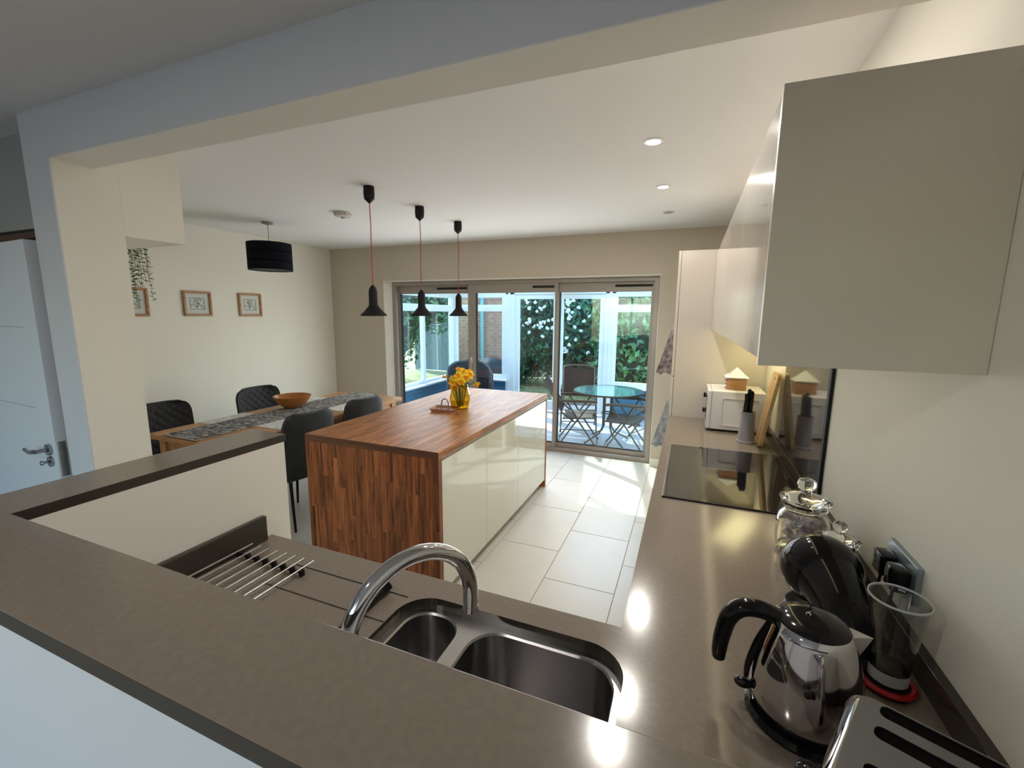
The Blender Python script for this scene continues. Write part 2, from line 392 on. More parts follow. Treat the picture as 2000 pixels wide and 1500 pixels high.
# ------------------------------------------------------------------ half walls, ledge
HW = 1.207
hw = B(); hw.prism([(-1.372, .275), (XR, .275), (XR, .372), (XU-.02, .372), (XU-.02, 1.022), (-1.372, 1.022)], 0, HW)
o = struct(hw.end('wall_half', M_near, smooth=False))
sbox('trim_7', M_panel, XU-.02, XU-.012, .372, 1.022, .0, HW)
sbox('trim_8', M_panel, -1.372, XU-.012, 1.022, 1.030, .0, HW)
lg = B(); lg.prism([(-1.389, .24), (XR, .24), (XR, .390), (XU-.012, .390), (XU-.012, 1.038), (-1.389, 1.038)], HW, LZ)
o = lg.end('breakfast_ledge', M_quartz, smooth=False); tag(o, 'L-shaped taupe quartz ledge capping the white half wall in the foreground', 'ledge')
def shade_sides(o):  # upright faces take the quartz with shade in its colour
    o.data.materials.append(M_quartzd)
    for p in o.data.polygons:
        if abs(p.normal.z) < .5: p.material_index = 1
shade_sides(o)
bv = o.modifiers.new('b', 'BEVEL'); bv.width = .0015; bv.segments = 2; bv.limit_method = 'ANGLE'

# ------------------------------------------------------------------ worktop (U run) with sink cut-out, drainer grooves
SX0, SX1, SY0, SY1 = -.628, -.078, .50, .884
out = [(XU-.012, .373), (XR, .373), (XR, 3.348), (XW, 3.348), (XW, YPE), (XU-.012, YPE)]
hole = rrect(SX0, SX1, SY0, SY1, .085)
wt = B(); wt.prism(out, WZ-.03, WZ, [hole])
top = wt.end('worktop', M_quartz, smooth=False)
tag(top, 'taupe quartz kitchen worktop with sink cut-out running along the right wall', 'worktop')
cut = B()
for y in (.56, .658, .757, .857): cut.box(-1.02, -.63, y-.0035, y+.0035, WZ-.0025, WZ+.01)
cme = bpy.data.meshes.new('c'); cut.bm.to_mesh(cme); cut.bm.free(); co = bpy.data.objects.new('c', cme); C.objects.link(co)
md = top.modifiers.new('x', 'BOOLEAN'); md.object = co; md.operation = 'DIFFERENCE'; md.solver = 'EXACT'
dg = bpy.context.evaluated_depsgraph_get(); nm = bpy.data.meshes.new_from_object(top.evaluated_get(dg)); top.modifiers.clear()
if len(nm.polygons) > 10: top.data = nm
bpy.data.objects.remove(co)
shade_sides(top)
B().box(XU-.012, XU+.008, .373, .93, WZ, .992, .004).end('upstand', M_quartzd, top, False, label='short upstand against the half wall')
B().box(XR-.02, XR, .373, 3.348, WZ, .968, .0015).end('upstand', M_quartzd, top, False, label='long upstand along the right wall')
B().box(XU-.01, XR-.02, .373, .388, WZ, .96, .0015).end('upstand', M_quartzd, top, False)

# sink: two undermount bowls
sk = thing('sink', 'stainless steel one and a half bowl sink set below the worktop', 'sink', (-.35, .69, WZ-.03))
def bowl(x0, x1, y0, y1, r, dep, name):
    b = B(); steps = [(0, 0), (.004, -.004), (.006, -dep+.03), (.014, -dep+.010), (.034, -dep)]
    rings = []
    for ins, z in steps:
        rings.append([b.bm.verts.new((x+.35, y-.69, z)) for x, y in rrect(x0+ins, x1-ins, y0+ins, y1-ins, max(.01, r-ins*.6))])
    for a, c in zip(rings, rings[1:]):
        n = len(a)
        for i in range(n): b.bm.faces.new((a[i], a[(i+1) % n], c[(i+1) % n], c[i]))
    b.bm.faces.new(rings[-1])
    o = b.end(name, M_steeld, sk)
    cx, cy = (x0+x1)/2+.35, (y0+y1)/2-.69
    B().lathe([(.028, .003), (.022, .004), (.018, .001), (0, .001)], 24, (cx, cy, -dep)).end('drain', M_chrome, o)
    return o
b1 = (SX0+.016, -.468, SY0+.016, SY1-.016); b2 = (-.432, SX1-.016, SY0+.016, SY1-.016)
bowl(*b1, .062, .13, 'bowl'); bowl(*b2, .075, .17, 'bowl')
rim = B(); rim.prism([(x+.35, y-.69) for x, y in rrect(SX0-.01, SX1+.01, SY0-.01, SY1+.01, .08)], -.004, 0, [[(x+.35, y-.69) for x, y in rrect(*b1, .062)], [(x+.35, y-.69) for x, y in rrect(*b2, .075)]])
rim.end('rim', M_steel, sk, False)

# tap
tp = thing('tap', 'tall chrome swan-neck tap arching over the sink', 'tap', (-.412, .42, WZ))
dv = Vector((.097, .182, 0)); Lh = dv.length; dv.normalize(); R = Lh/2
pts = [Vector((0, 0, z)) for z in (0, .10, .20)]+[dv*(R-R*math.cos(a))+Vector((0, 0, .262+R*math.sin(a))) for a in [PI*i/24 for i in range(25)]]+[dv*Lh+Vector((0, 0, .236))]
B().tube(pts, .0128, 24).end('spout', M_chrome, tp)
B().lathe([(0, .0), (.026, 0), (.026, .004), (.022, .01), (.022, .055), (.0135, .06), (0, .06)], 28).end('base', M_chrome, tp)
B().tube([tuple(dv*Lh+Vector((0, 0, .238))), tuple(dv*Lh+Vector((0, 0, .228)))], .0134, 24).end('aerator', M_chrome, tp)
B().tube([(-.02, 0, .04), (-.05, 0, .045), (-.10, .0, .06)], [.007, .006, .005], 12).end('lever', M_chrome, tp)

# black utensil on the drainer
ut = thing('dish_brush', 'black flared-end washing-up tool lying on the drainer left of the tap', 'brush', (-.695, .76, WZ))
B().tube([(.004, -.10, .011), (.002, -.03, .011), (0, .04, .012), (-.003, .075, .015)], [.009, .010, .010, .013], 16).end('handle', M_black, ut)
B().tube([(-.003, .074, .015), (-.004, .084, .019), (-.005, .092, .022)], [.013, .020, .0225], 20).end('head', M_blackm, ut)
B().box(-.02, .02, -.155, -.105, 0, .006, .002).end('scraper', M_blackm, ut)

# roll-up drainer rack
rk = thing('drying_rack', 'roll-up rack of eight steel rods on the worktop by the short upstand', 'rack', (-1.08, .70, WZ))
for i in range(8):
    x = -.125+i*.0352
    B().tube([(x, -.19, .021), (x, .166, .021)], .0025, 10).end('rod', M_steel, rk)
for y in (-.15, .123):
    b = B()
    for i in range(8): b.box(-.125+i*.0352-.006, -.125+i*.0352+.006, y-.006, y+.006, .0, .019, .002)
    b.box(-.125, .121+.008, y-.003, y+.003, .006, .012)
    b.end('silicone_strip', M_blackm, rk)

# ------------------------------------------------------------------ base cabinets below the worktop
def base_unit(name, x0, x1, y0, y1, side, nd, label):
    t = thing(name, label, 'cabinet', ((x0+x1)/2, (y0+y1)/2, 0)); cx, cy = (x0+x1)/2, (y0+y1)/2
    B().box(x0-cx, x1-cx, y0-cy, y1-cy, .12, WZ-.21 if nd < 0 else WZ-.031).end('body', M_glossu, t, False)
    n = abs(nd)
    for i in range(n):
        if side == 'x': a, b_ = y0+(y1-y0)*i/n, y0+(y1-y0)*(i+1)/n; B().box(x0-cx-.02, x0-cx-.001, a-cy+.002, b_-cy-.002, .125, .86, .002).end('door', M_gloss, t, False)
        else: a, b_ = x0+(x1-x0)*i/n, x0+(x1-x0)*(i+1)/n; B().box(a-cx+.002, b_-cx-.002, y1-cy+.001, y1-cy+.02, .125, .86, .002).end('door', M_gloss, t, False)
    B().box(x0-cx+.05, x1-cx-.02, y0-cy+.02, y1-cy-.05, 0, .119).end('plinth', M_blackm, t, False)
base_unit('base_cabinet', XW+.03, XR-.001, .93, 3.345, 'x', 4, 'cream gloss base cabinets below the worktop on the right wall')
base_unit('sink_cabinet', XU+.001, XW+.028, .374, YPE-.03, 'y', -2, 'cream gloss cabinet below the sink')

# ------------------------------------------------------------------ tall unit, wall cabinets
tu = thing('tall_cabinet', 'tall stone-coloured gloss cabinet between worktop and back wall', 'cabinet', (.19, 3.95, 0))
B().box(-.277, .299, -.60, .60, .0, 2.08, .001).end('body', M_glossu, tu, False)
for a, b_ in ((-.60, -.002), (.002, .60)):
    for z0, z1 in ((.12, 1.20), (1.205, 2.08)): B().box(-.297, -.279, a+.002, b_-.002, z0, z1, .002).end('door', M_glossu, tu, False)
XC = .133
# end panel + cupboards with doors
wc = thing('wall_cabinet', 'row of high-gloss wall cabinets with broad stone-coloured end panel, upper right', 'cabinet', (XC, 1.021, 1.535))
B().box(0, XR-XC-.001, 0, .02, 0, .530, .001).end('end_panel', M_endp, wc, False, label='matt taupe end panel facing the near room')
B().box(.022, XR-XC-.001, .02, 2.325, .016, .517).end('carcass', M_glossu, wc, False)
n = 4
for i in range(n):
    a = .022+(2.325-.022)*i/n; b_ = .022+(2.325-.022)*(i+1)/n
    B().box(.001, .020, a+.0012, b_-.0012, .014, .520, .001).end('door', M_glossu, wc, False)
B().box(.03, .06, .03, 2.32, .006, .016).end('light_strip', mat('warm_led', (1, .9, .6), .5, emis=(1, .86, .55), estr=1.5), wc, False)
light('under_cabinet_lamp', 'AREA', (.36, 3.0, 1.54), .95, (1, .87, .42), look=(.38, 3.05, 0), shape='RECTANGLE', size=.16, size_y=.55)
# splashback
sp = thing('splashback', 'smoked glass splashback with black edge behind the hob', 'splashback', (XR-.001, 2.25, .969))
B().box(-.008, 0, -.36, .42, 0, .566, .001).end('glass_panel', M_splash, sp, False)
B().box(-.011, 0, -.388, -.36, 0, .566, .001).end('edge_strip', M_blackm, sp, False)
# hob
hb = thing('hob', 'flat black glass hob in the worktop under the wall cabinets', 'hob', (.2025, 2.18, WZ))
B().box(-.2625, .2625, -.39, .39, 0, .006, .0015).end('glass_top', M_hobg, hb, False)
B().box(-.2655, -.2627, -.392, .392, 0, .0065).end('rim', M_steel, hb, False)
B().box(-.2655, .2625, -.396, -.3902, 0, .0062).end('edge_trim', M_blackm, hb, False)

# ------------------------------------------------------------------ things on the right worktop
# microwave (front faces the room, side towards the camera)
mw = thing('microwave', 'white microwave oven on the worktop next to the tall cabinet', 'microwave', (.28, 3.155, WZ))
B().box(-.125, .175, -.155, .155, .014, .262, .006).end('casing', M_micro, mw, False)
B().prism([(x, z) for x, z in rrect(-.070, .150, .040, .222, .016)], 0, .005, [rrect(-.062, .142, .048, .214, .012)]).end('side_pressing', M_micro, mw, False, loc=(0, -.155, 0), rot=(PI/2, 0, 0))
B().box(-.150, -.126, -.155, .05, .016, .260, .004).end('door', M_micro, mw, False)
B().box(-.150, -.126, .052, .155, .016, .260, .004).end('control_panel', M_micro, mw, False)
B().box(-.1515, -.1502, -.125, .02, .05, .22, .0).end('window', M_black, mw, False)
for z in (.085, .19): B().tube([(-.150, .10, z), (-.166, .10, z)], .016, 20).end('knob', M_black, mw)
for x in (-.11, .15):
    for y in (-.13, .13): B().lathe([(0, 0), (.012, 0), (.012, .015), (0, .015)], 12, (x, y, 0)).end('foot', M_blackm, mw)
b = B()
for k in range(5): b.box(.1752, .179, -.06+k*.02, -.05+k*.02, .16, .24)
b.end('vent', M_blackm, mw, False)
# little house box
hs = thing('house_box', 'small wooden house-shaped box with white roof on top of the microwave', 'box', (.295, 3.12, WZ+.263))
B().box(-.055, .055, -.05, .05, 0, .078, .001).end('walls', woodmat('box_wood', (.28, .13, .05), (.48, .26, .11), 0, rand=.0), hs, False)
b = B(); vs = [b.bm.verts.new(v) for v in ((-.064, -.058, .079), (.064, -.058, .079), (.064, .058, .079), (-.064, .058, .079), (0, -.0, .142))]
for f in ((0, 1, 4), (1, 2, 4), (2, 3, 4), (3, 0, 4), (3, 2, 1, 0)): b.bm.faces.new([vs[i] for i in f])
b.box(-.066, .066, -.060, .060, .075, .081); b.end('roof', mat('white_roof', (.72, .74, .78), .6), hs, False)
b = B()
for z in (.01, .035, .058): b.sph((-.058, -.02+z*.4, z), .009, 8)
b.end('trim', mat('pink_trim', (.45, .22, .28), .6), hs)
# knife block
kb = thing('knife_block', 'grey cylindrical knife block with black knives in front of the microwave', 'knife block', (.340, 2.80, WZ))
B().lathe([(0, 0), (.047, 0), (.047, .012), (.043, .014), (.038, .175), (.040, .178), (.040, .184), (.034, .184), (.033, .15), (0, .15)], 32).end('body', M_grey, kb)
for i, (x, y, h_) in enumerate(((-.008, -.012, .292), (.010, -.006, .305), (.0, .010, .312), (.014, .012, .30), (-.014, .006, .285))):
    kn = B().tube([(x, y, .16), (x-.002, y, .2), (x+.001, y, .25), (x, y, h_-.01), (x-.002, y, h_)], [.009, .011, .010, .0115, .008], 10).end('knife', M_black, kb)
# chopping board leaning on the splashback
cb = thing('chopping_board', 'beech chopping board with hanging hole leaning against the splashback', 'chopping board', (.392, 2.695, WZ))
hb_ = [( .070+.012*math.cos(a), .385+.010*math.sin(a)) for a in [2*PI*i/16 for i in range(16)]]
pr = rrect(0, .165, 0, .42, .03, 6)
b = B(); b.prism(pr, -.009, .009, [[(x, y) for x, y in hb_]])
o = b.end('board', M_board, cb, False)
o.matrix_local = Matrix(((0, math.sin(math.radians(8.6)), -math.cos(math.radians(8.6)), .010), (1, 0, 0, 0), (0, math.cos(math.radians(8.6)), math.sin(math.radians(8.6)), .004), (0, 0, 0, 1)))
# glass jars
def jar(name, label, loc, s, fill, col):
    t = thing(name, label, 'jar', loc, 0)
    B().lathe([(r*s, z*s) for r, z in ((0, .003), (.052, .003), (.060, .012), (.064, .04), (.064, .085), (.058, .108), (.046, .122), (.050, .130), (.056, .134), (.056, .140), (.046, .141), (.043, .136), (.042, .122), (.054, .106), (.060, .085), (.060, .04), (.056, .014), (0, .008))], 40).end('body', M_cglass, t)
    B().lathe([(r*s, z*s) for r, z in ((0, .140), (.040, .140), (.046, .146), (.060, .149), (.062, .154), (.050, .160), (.030, .168), (.014, .172), (.013, .178), (.020, .184), (.024, .196), (.020, .207), (.010, .212), (0, .213))], 40).end('lid', M_cglass, t)
    random.seed(len(name)+int(fill*10))
    b = B()
    for i in range(int(26*fill)):
        a = random.random()*2*PI; rr = random.random()**.5*.042*s; z = (.016+(i/26)*.085)*s
        mtx = Matrix.Translation((rr*math.cos(a), rr*math.sin(a), z+.006)) @ Matrix.Rotation(random.random()*3, 4, 'Z') @ Matrix.Rotation(random.random()*1.2, 4, 'X')
        b.box(-.013*s, .013*s, -.011*s, .011*s, -.006*s, .006*s, .003, 1, mtx)
    o = b.end('contents', col, t); o['kind'] = 'stuff'
    return t
M_sweet = mat('wrapped_sweets', (.62, .52, .54), .5, noise=.35, nscale=40)
jar('storage_jar', 'larger clear glass jar of wrapped pieces with ball knob lid', (.362, 1.52, WZ), 1.12, 1, M_sweet)
jar('sugar_jar', 'smaller clear glass jar behind the black coffee machine', (.418, 1.385, WZ), .80, .5, mat('sugar', (.55, .52, .48), .7))
# coffee machine
cm = thing('coffee_machine', 'black round-headed capsule coffee machine with clear tank and red ring', 'coffee machine', (.345, 1.08, WZ))
B().sph((-.012, .115, .116), .086, 44, (1, 1, .98)).end('head', M_black, cm)
B().tube([(-.010, -.050, .0), (-.006, -.054, .03), (.0, -.046, .06), (.004, -.01, .09), (-.002, .05, .108), (-.010, .10, .116)], [.052, .048, .046, .052, .064, .078], 32, sm=4).end('body', M_black, cm)
B().tube([(.030, .13, .165), (.055, .135, .172)], [.006, .004], 12).end('lever', M_black, cm)
B().lathe([(0, 0), (.062, 0), (.064, .006), (.060, .014), (0, .014)], 36, (-.015, .125, 0)).end('drip_tray', M_black, cm)
B().lathe([(.038, .010), (.044, .006), (.047, .012), (.043, .018), (.037, .016)], 36, (.062, -.088, 0), close=True).end('ring', M_redp, cm, label='red ring under the water tank')
B().lathe([(0, 0), (.040, 0), (.040, .008), (.037, .016), (0, .016)], 36, (.062, -.088, 0)).end('tank_base', M_blackm, cm)
tk = B().lathe([(0, .018), (.030, .018), (.032, .03), (.036, .09), (.044, .172), (.0465, .190), (.048, .192), (.048, .1895), (.0455, .188), (.0427, .170), (.0345, .09), (.0305, .03), (0, .022)], 40, (.062, -.088, 0)).end('water_tank', M_pglass, cm)
B().lathe([(0, .023), (.0298, .024), (.0330, .07), (0, .07)], 32, (.062, -.088, 0)).end('water', M_water, tk)
B().lathe([(.0470, .190), (.0490, .190), (.0490, .1935), (.0470, .1935)], 40, (.062, -.088, 0), close=True).end('rim', mat('clear_rim', (.55, .57, .56), .1, spec=.8), tk)
B().lathe([(.0322, .022), (.0334, .046)], 32, (.062, -.088, 0)).end('band', mat('tank_band', (.55, .56, .55), .4), tk)
# kettle
kt = thing('kettle', 'polished steel kettle with black lid and handle beside the toaster', 'kettle', (.235, .85, WZ))
B().lathe([(0, 0), (.092, 0), (.094, .006), (.088, .014), (.060, .016), (0, .016)], 40).end('base', M_black, kt)
KS = 1.0
B().lathe([(0, .017), (.082, .017), (.085, .03), (0, .03)], 48).end('foot_ring', M_black, kt)
B().lathe([(.084, .03), (.087, .045), (.086, .075), (.081, .11), (.073, .145), (.065, .172), (.060, .186), (.056, .190)], 56).end('body', M_chrome, kt)
B().lathe([(.0565, .186), (.055, .192), (.046, .198), (.025, .202), (0, .203)], 40).end('lid', M_black, kt)
B().sph((0, 0, .202), .012, 16, (1, 1, .5)).end('lid_knob', M_black, kt)
B().tube([(-.045, 0, .182), (-.068, 0, .190), (-.092, 0, .193), (-.115, 0, .186), (-.132, 0, .163), (-.140, 0, .125), (-.143, 0, .092), (-.143, 0, .076)], [.016, .0165, .0175, .018, .0175, .0165, .015, .013], 16, flat=.9, sm=4).end('handle', M_black, kt)
B().tube([(-.060, 0, .178), (-.080, 0, .13), (-.092, 0, .08), (-.094, 0, .05)], [.008, .007, .006, .004], 12, sm=4).end('handle_rib', M_black, kt)
B().sph((-.098, 0, .036), .012, 16, (1.3, 1, .8)).end('switch', M_black, kt)
b = B()
vs = [b.bm.verts.new(v) for v in ((.048, -.018, .188), (.048, .018, .188), (.088, 0, .186), (.068, -.012, .155), (.068, .012, .155))]
for f in ((0, 2, 3), (1, 4, 2), (3, 2, 4), (0, 1, 2)): b.bm.faces.new([vs[i] for i in f])
b.end('spout', M_steel, kt, False)
# toaster
ux, uy = .903, -.43
ts = thing('toaster', 'four-slot brushed steel toaster with black lever in the bottom right corner', 'toaster', (.258, .714, WZ), math.atan2(uy, ux))
TL, TW = .245, .235
sv = [(.012, .036), (.056, .080), (.128, .152), (.176, .200)]
sl = [rrect(.032, .218, -b_, -a, .009, 5) for a, b_ in sv]
b = B(); prm = rrect(0, TL, -TW, 0, .018, 6); b.prism(rrect(.009, TL-.009, -TW+.009, -.009, .014, 6), .186, .1915, sl); b.end('top_plate', M_steelt, ts, False)
b = B(); n = len(prm)
rings = []
for ins, z in ((-.008, .004), (-.008, .03), (-.008, .150), (-.006, .168), (-.001, .181), (.005, .188), (.011, .1905)):
    rings.append([b.bm.verts.new((x, y, z)) for x, y in rrect(ins, TL-ins, -TW+ins, -ins, .018, 6)])
for a, c in zip(rings, rings[1:]):
    for i in range(n): b.bm.faces.new((a[i], a[(i+1) % n], c[(i+1) % n], c[i]))
b.end('casing', M_chrome, ts)
b = B()
for s_ in sl:
    vs0 = [b.bm.verts.new((x, y, .1895)) for x, y in s_]; vs1 = [b.bm.verts.new((x, y, .06)) for x, y in s_]
    for i in range(len(s_)): b.bm.faces.new((vs0[i], vs0[(i+1) % len(s_)], vs1[(i+1) % len(s_)], vs1[i]))
    b.bm.faces.new(vs1)
b.end('slot', mat('slot_inside', (.02, .018, .016), .4), ts, False)
b = B()
for k in range(4):
    yy = -(sv[k][0]+sv[k][1])/2
    for s_ in (-.009, .009): b.tube([(.034, yy+s_, .165), (.21, yy+s_, .165)], .0012, 6)
b.end('grill_wire', M_chrome, ts)
b = B().box(-.004, TL+.004, -TW-.004, .004, 0, .016, .004).end('foot_plate', M_black, ts, False)
for y in (-.075, -.165): B().sph((-.024, y, .075), .022, 20, (1, 1.0, .55)).end('lever', M_black, ts)
# socket with plugs
so = thing('wall_socket', 'brushed steel double socket with two black plugs on the right wall', 'socket', (XR, 1.185, 1.068))
B().box(-.012, 0, -.073, .073, -.043, .043, .001).end('face_plate', mat('blue_steel', (.36, .42, .46), .35, metal=.8), so, False)
for y in (-.034, .034):
    p = B(); p.box(-.045, -.0125, y-.024, y+.024, -.030, .022, .006); p.end('plug', M_black, so)
    B().tube([(-.032, y, -.03), (-.034, y, -.055), (-.05, y-.01, -.10)], .0035, 8).end('flex', M_black, so)

# ------------------------------------------------------------------ towels on the tall cabinet
def towel(label, x, y, z0, z1, col, wd):
    b = B(); nx, nz = 18, 14; V = []
    for j in range(nz+1):
        t = j/nz; z = z0+(z1-z0)*t; half = (wd/2)*(1-.72*t)
        V.append([b.bm.verts.new((-.006-(.012+.095*(1-t))*math.sin(PI*i/nx)**.7-.010*abs(math.sin(i/nx*5*PI))*(1-.3*t), (i/nx-.5)*2*half, z+.012*math.sin(i*1.3)*(1-t))) for i in range(nx+1)])
    for j in range(nz):
        for i in range(nx): b.bm.faces.new((V[j][i], V[j][i+1], V[j+1][i+1], V[j+1][i]))
    bmesh.ops.solidify(b.bm, geom=b.bm.faces[:], thickness=.004)
    t = thing('tea_towel', label, 'towel', (x, y, 0))
    b.end('cloth', col, t)
    B().tube([(-.001, 0, z1-.01), (-.03, 0, z1-.012), (-.032, 0, z1+.008)], .004, 10).end('hook', M_steel, t)
    return t
towel('brown and cream patterned tea towel hung high on the tall cabinet side', -.107, 3.55, 1.20, 1.53, mat('towel_print', (.16, .10, .10), .9, col2=(.50, .44, .43), nscale=26), .16)
towel('pale grey patterned tea towel hung low on the tall cabinet side', -.107, 3.50, .64, .99, mat('towel_pale', (.30, .33, .36), .9, col2=(.70, .70, .70), nscale=22), .14)

# ------------------------------------------------------------------ island
IX0, IX1, IY0, IY1, IZ = -2.142, -1.198, 1.932, 3.865, .906
isl = thing('kitchen_island', 'kitchen island with striped red-brown wood block top and cream gloss doors', 'island', ((IX0+IX1)/2, (IY0+IY1)/2, 0))
icx, icy = (IX0+IX1)/2, (IY0+IY1)/2
hx_, hy_ = (IX1-IX0)/2, (IY1-IY0)/2
tp_ = B().box(-hx_+.001, hx_-.001, -hy_+.001, hy_-.001, IZ-.040, IZ-.0045).end('countertop', M_irbase, isl, False)
random.seed(3); ns = 22; sw = 2*hx_/ns
for i in range(ns):
    y = -hy_-random.random()*.5
    first = True
    while y < hy_:
        L_ = random.uniform(.32, .78); y1 = min(y+L_, hy_); y0 = max(y, -hy_)
        if hy_-y1 < .12: y1 = hy_
        if y1-y0 > .02:
            B().box(-sw/2+.0004, sw/2-.0004, 0, y1-y0-.0006, -.040 if (i in (0, ns-1)) else -.012, 0, .0004, 1).end('stave', M_iroko_y, tp_, False, (-hx_+(i+.5)*sw, y0, IZ))
        y = y1
ft = B().box(-hx_, hx_, -hy_-.0005, -hy_+.002, IZ-.040, IZ-.0005).end('front_edge', woodmat('iroko_endgrain', (.085, .03, .013), (.16, .06, .025), 0, rand=.1), tp_, False)
PTH = .036
def sidepanel(y0, y1, fc):
    p = B().box(-hx_+.0005, hx_-.0005, y0+.004, y1-.004, 0, IZ-.0405).end('side_panel', M_irbase, isl, False)
    H = IZ-.0405
    for i in range(ns):
        z = -random.random()*.3
        while z < H:
            L_ = random.uniform(.22, .62); z1 = min(z+L_, H); z0 = max(z, 0)
            if H-z1 < .08: z1 = H
            if z1-z0 > .02:
                B().box(-sw/2+.0004, sw/2-.0004, y0, y1, 0, z1-z0-.0006, .0004, 1).end('stave', M_iroko_v, p, False, (-hx_+(i+.5)*sw, 0, z0))
            z = z1
sidepanel(-hy_, -hy_+PTH, -1); sidepanel(hy_-PTH, hy_, 1)
B().box(-hx_+.02, hx_-.022, -hy_+PTH+.001, hy_-PTH-.001, .10, IZ-.042).end('carcass', M_gloss, isl, False)
B().box(-hx_+.05, hx_-.06, -hy_+PTH+.001, hy_-PTH-.001, 0, .099).end('plinth', M_gloss, isl, False)
seams = [-hy_+PTH, 2.54-icy, 3.126-icy, hy_-PTH]
for a, b_ in zip(seams, seams[1:]):
    B().box(hx_-.020, hx_-.003, a+.0015, b_-.0015, .075, IZ-.060, .0015).end('door', M_gloss, isl, False)
for a, b_ in ((-hy_+PTH, -.3), (-.3, .3), (.3, hy_-PTH)):
    B().box(-hx_+.003, -hx_+.018, a+.0015, b_-.0015, .075, IZ-.060, .0015).end('door', M_gloss, isl, False)
B().box(hx_-.030, hx_-.006, -hy_+PTH+.001, hy_-PTH-.001, IZ-.052, IZ-.041).end('handle_rail', M_alu, isl, False)

# tray with hoop handle
tr = thing('hoop_tray', 'small wooden tray with a metal hoop handle on the island', 'tray', (-1.70, 2.85, IZ))
b = B(); prf = rrect(-.105, .105, -.075, .075, .02, 4); rings = []
for s_, z in ((.86, .001), (1.0, .024), (.96, .024), (.84, .008)):
    rings.append([b.bm.verts.new((x*s_, y*s_, z)) for x, y in prf])
for a, c in zip(rings, rings[1:]):
    for i in range(len(a)): b.bm.faces.new((a[i], a[(i+1) % len(a)], c[(i+1) % len(a)], c[i]))
b.bm.faces.new(rings[-1]); b.bm.faces.new(rings[0][::-1])
b.end('dish', mat('tray_wood', (.42, .20, .13), .5, noise=.15), tr, False)
pts = [(-.028, 0, .006), (-.028, 0, .05)]+[(-.028*math.cos(a), 0, .05+.040*math.sin(a)) for a in [PI*i/12 for i in range(1, 12)]]+[(.028, 0, .05), (.028, 0, .006)]
B().tube(pts, .005, 10).end('hoop', mat('pewter', (.30, .28, .28), .4, metal=.6), tr)
tr.rotation_euler = (0, 0, .15)

# vase and daffodils
VX, VY = -1.628, 2.96
vs_ = thing('flower_vase', 'amber glass faceted vase holding daffodils on the island', 'vase', (VX, VY, IZ))
B().lathe([(0, 0), (.060, 0), (.070, .012), (.086, .085), (.066, .165), (.060, .205), (.057, .205), (.063, .165), (.082, .085), (.066, .015), (0, .010)], 8).end('glass', M_yglass, vs_, False)
b = B(); b.lathe([(0, .011), (.064, .012), (.078, .07), (0, .07)], 8); b.end('water', M_water, vs_, False)
def daffodil(loc, base, dirv, label, grp, s=1.0):
    t = thing('daffodil', label, 'flower', loc, 0, grp)
    d = Vector(dirv).normalized(); q = d.to_track_quat('Z', 'Y').to_matrix().to_4x4()
    b = B(); L0 = Vector(base)-Vector(loc)
    P = [L0, L0*.55+Vector((0, 0, .02)), L0*.2-d*.012+Vector((0, 0, .008)), -d*.014*s, Vector((0, 0, 0))]
    b.tube(P, .0035, 8); b.end('stem', M_stem, t)
    for k in range(6):
        a = k*PI/3+random.random()*.2; p = B()
        v = [p.bm.verts.new(c) for c in ((.004, -.005, 0), (.004, .005, 0), (.020, .011, .004), (.020, -.011, .004), (.037, 0, .001), (.020, 0, .008))]
        for f in ((0, 1, 2, 5), (0, 5, 3), (3, 5, 4), (5, 2, 4)): p.bm.faces.new([v[i] for i in f])
        for vv in p.bm.verts: vv.co = q @ (Matrix.Rotation(a, 4, 'Z') @ (vv.co*s))
        p.end('petal', M_yellow, t, False, recalc=False)
    p = B(); p.lathe([(r*s, z*s) for r, z in ((0, .0), (.007, .002), (.008, .014), (.012, .024), (.0155, .027), (.010, .022), (.006, .012), (0, .006))], 14, mtx=q); p.end('trumpet', M_trump, t)
random.seed(11)
FLAB = {3: 'daffodil standing upright near the top of the bunch, right of centre', 4: 'topmost daffodil of the bunch, face turned up', 7: 'lowest daffodil at the front, just above the vase rim', 8: 'daffodil at the right edge of the bunch facing right', 5: 'daffodil at the lower left edge of the bunch'}
fl = [(-.045, .00, .255, (-.5, -.7, .3)), (.00, -.02, .275, (.1, -1, .3)), (.045, .0, .262, (.3, -1, .2)), (.02, .03, .300, (.0, -.5, .9)), (-.012, .02, .315, (-.3, -.6, .8)),
      (-.055, -.015, .225, (-.2, -1, -.2)), (-.005, -.03, .220, (.0, -1, .0)), (-.03, -.04, .190, (-.1, -1, -.3)), (.075, .01, .285, (.6, -.7, .2)), (.058, .03, .300, (.5, -.5, .7)), (.03, -.035, .235, (.2, -1, -.1))]
for k_, (x, y, z, d) in enumerate(fl):
    daffodil((VX+x*1.05, VY+y, IZ+z*.93), (VX+x*.3, VY+y*.3, IZ+.02), d, FLAB.get(k_, 'yellow daffodil with orange trumpet in the crowded bunch above the amber vase'), 'daffodils in the vase', 1.15)
daffodil((VX-.115, VY-.01, IZ+.240), (VX-.02, VY, IZ+.02), (-.9, -.5, .3), 'yellow daffodil leaning out furthest left from the amber vase', 'daffodils in the vase', 1.15)
daffodil((VX+.145, VY, IZ+.205), (VX+.03, VY, IZ+.15), (.5, -.5, -.8), 'small daffodil drooping outwards to the right of the bunch', 'daffodils in the vase', .95)

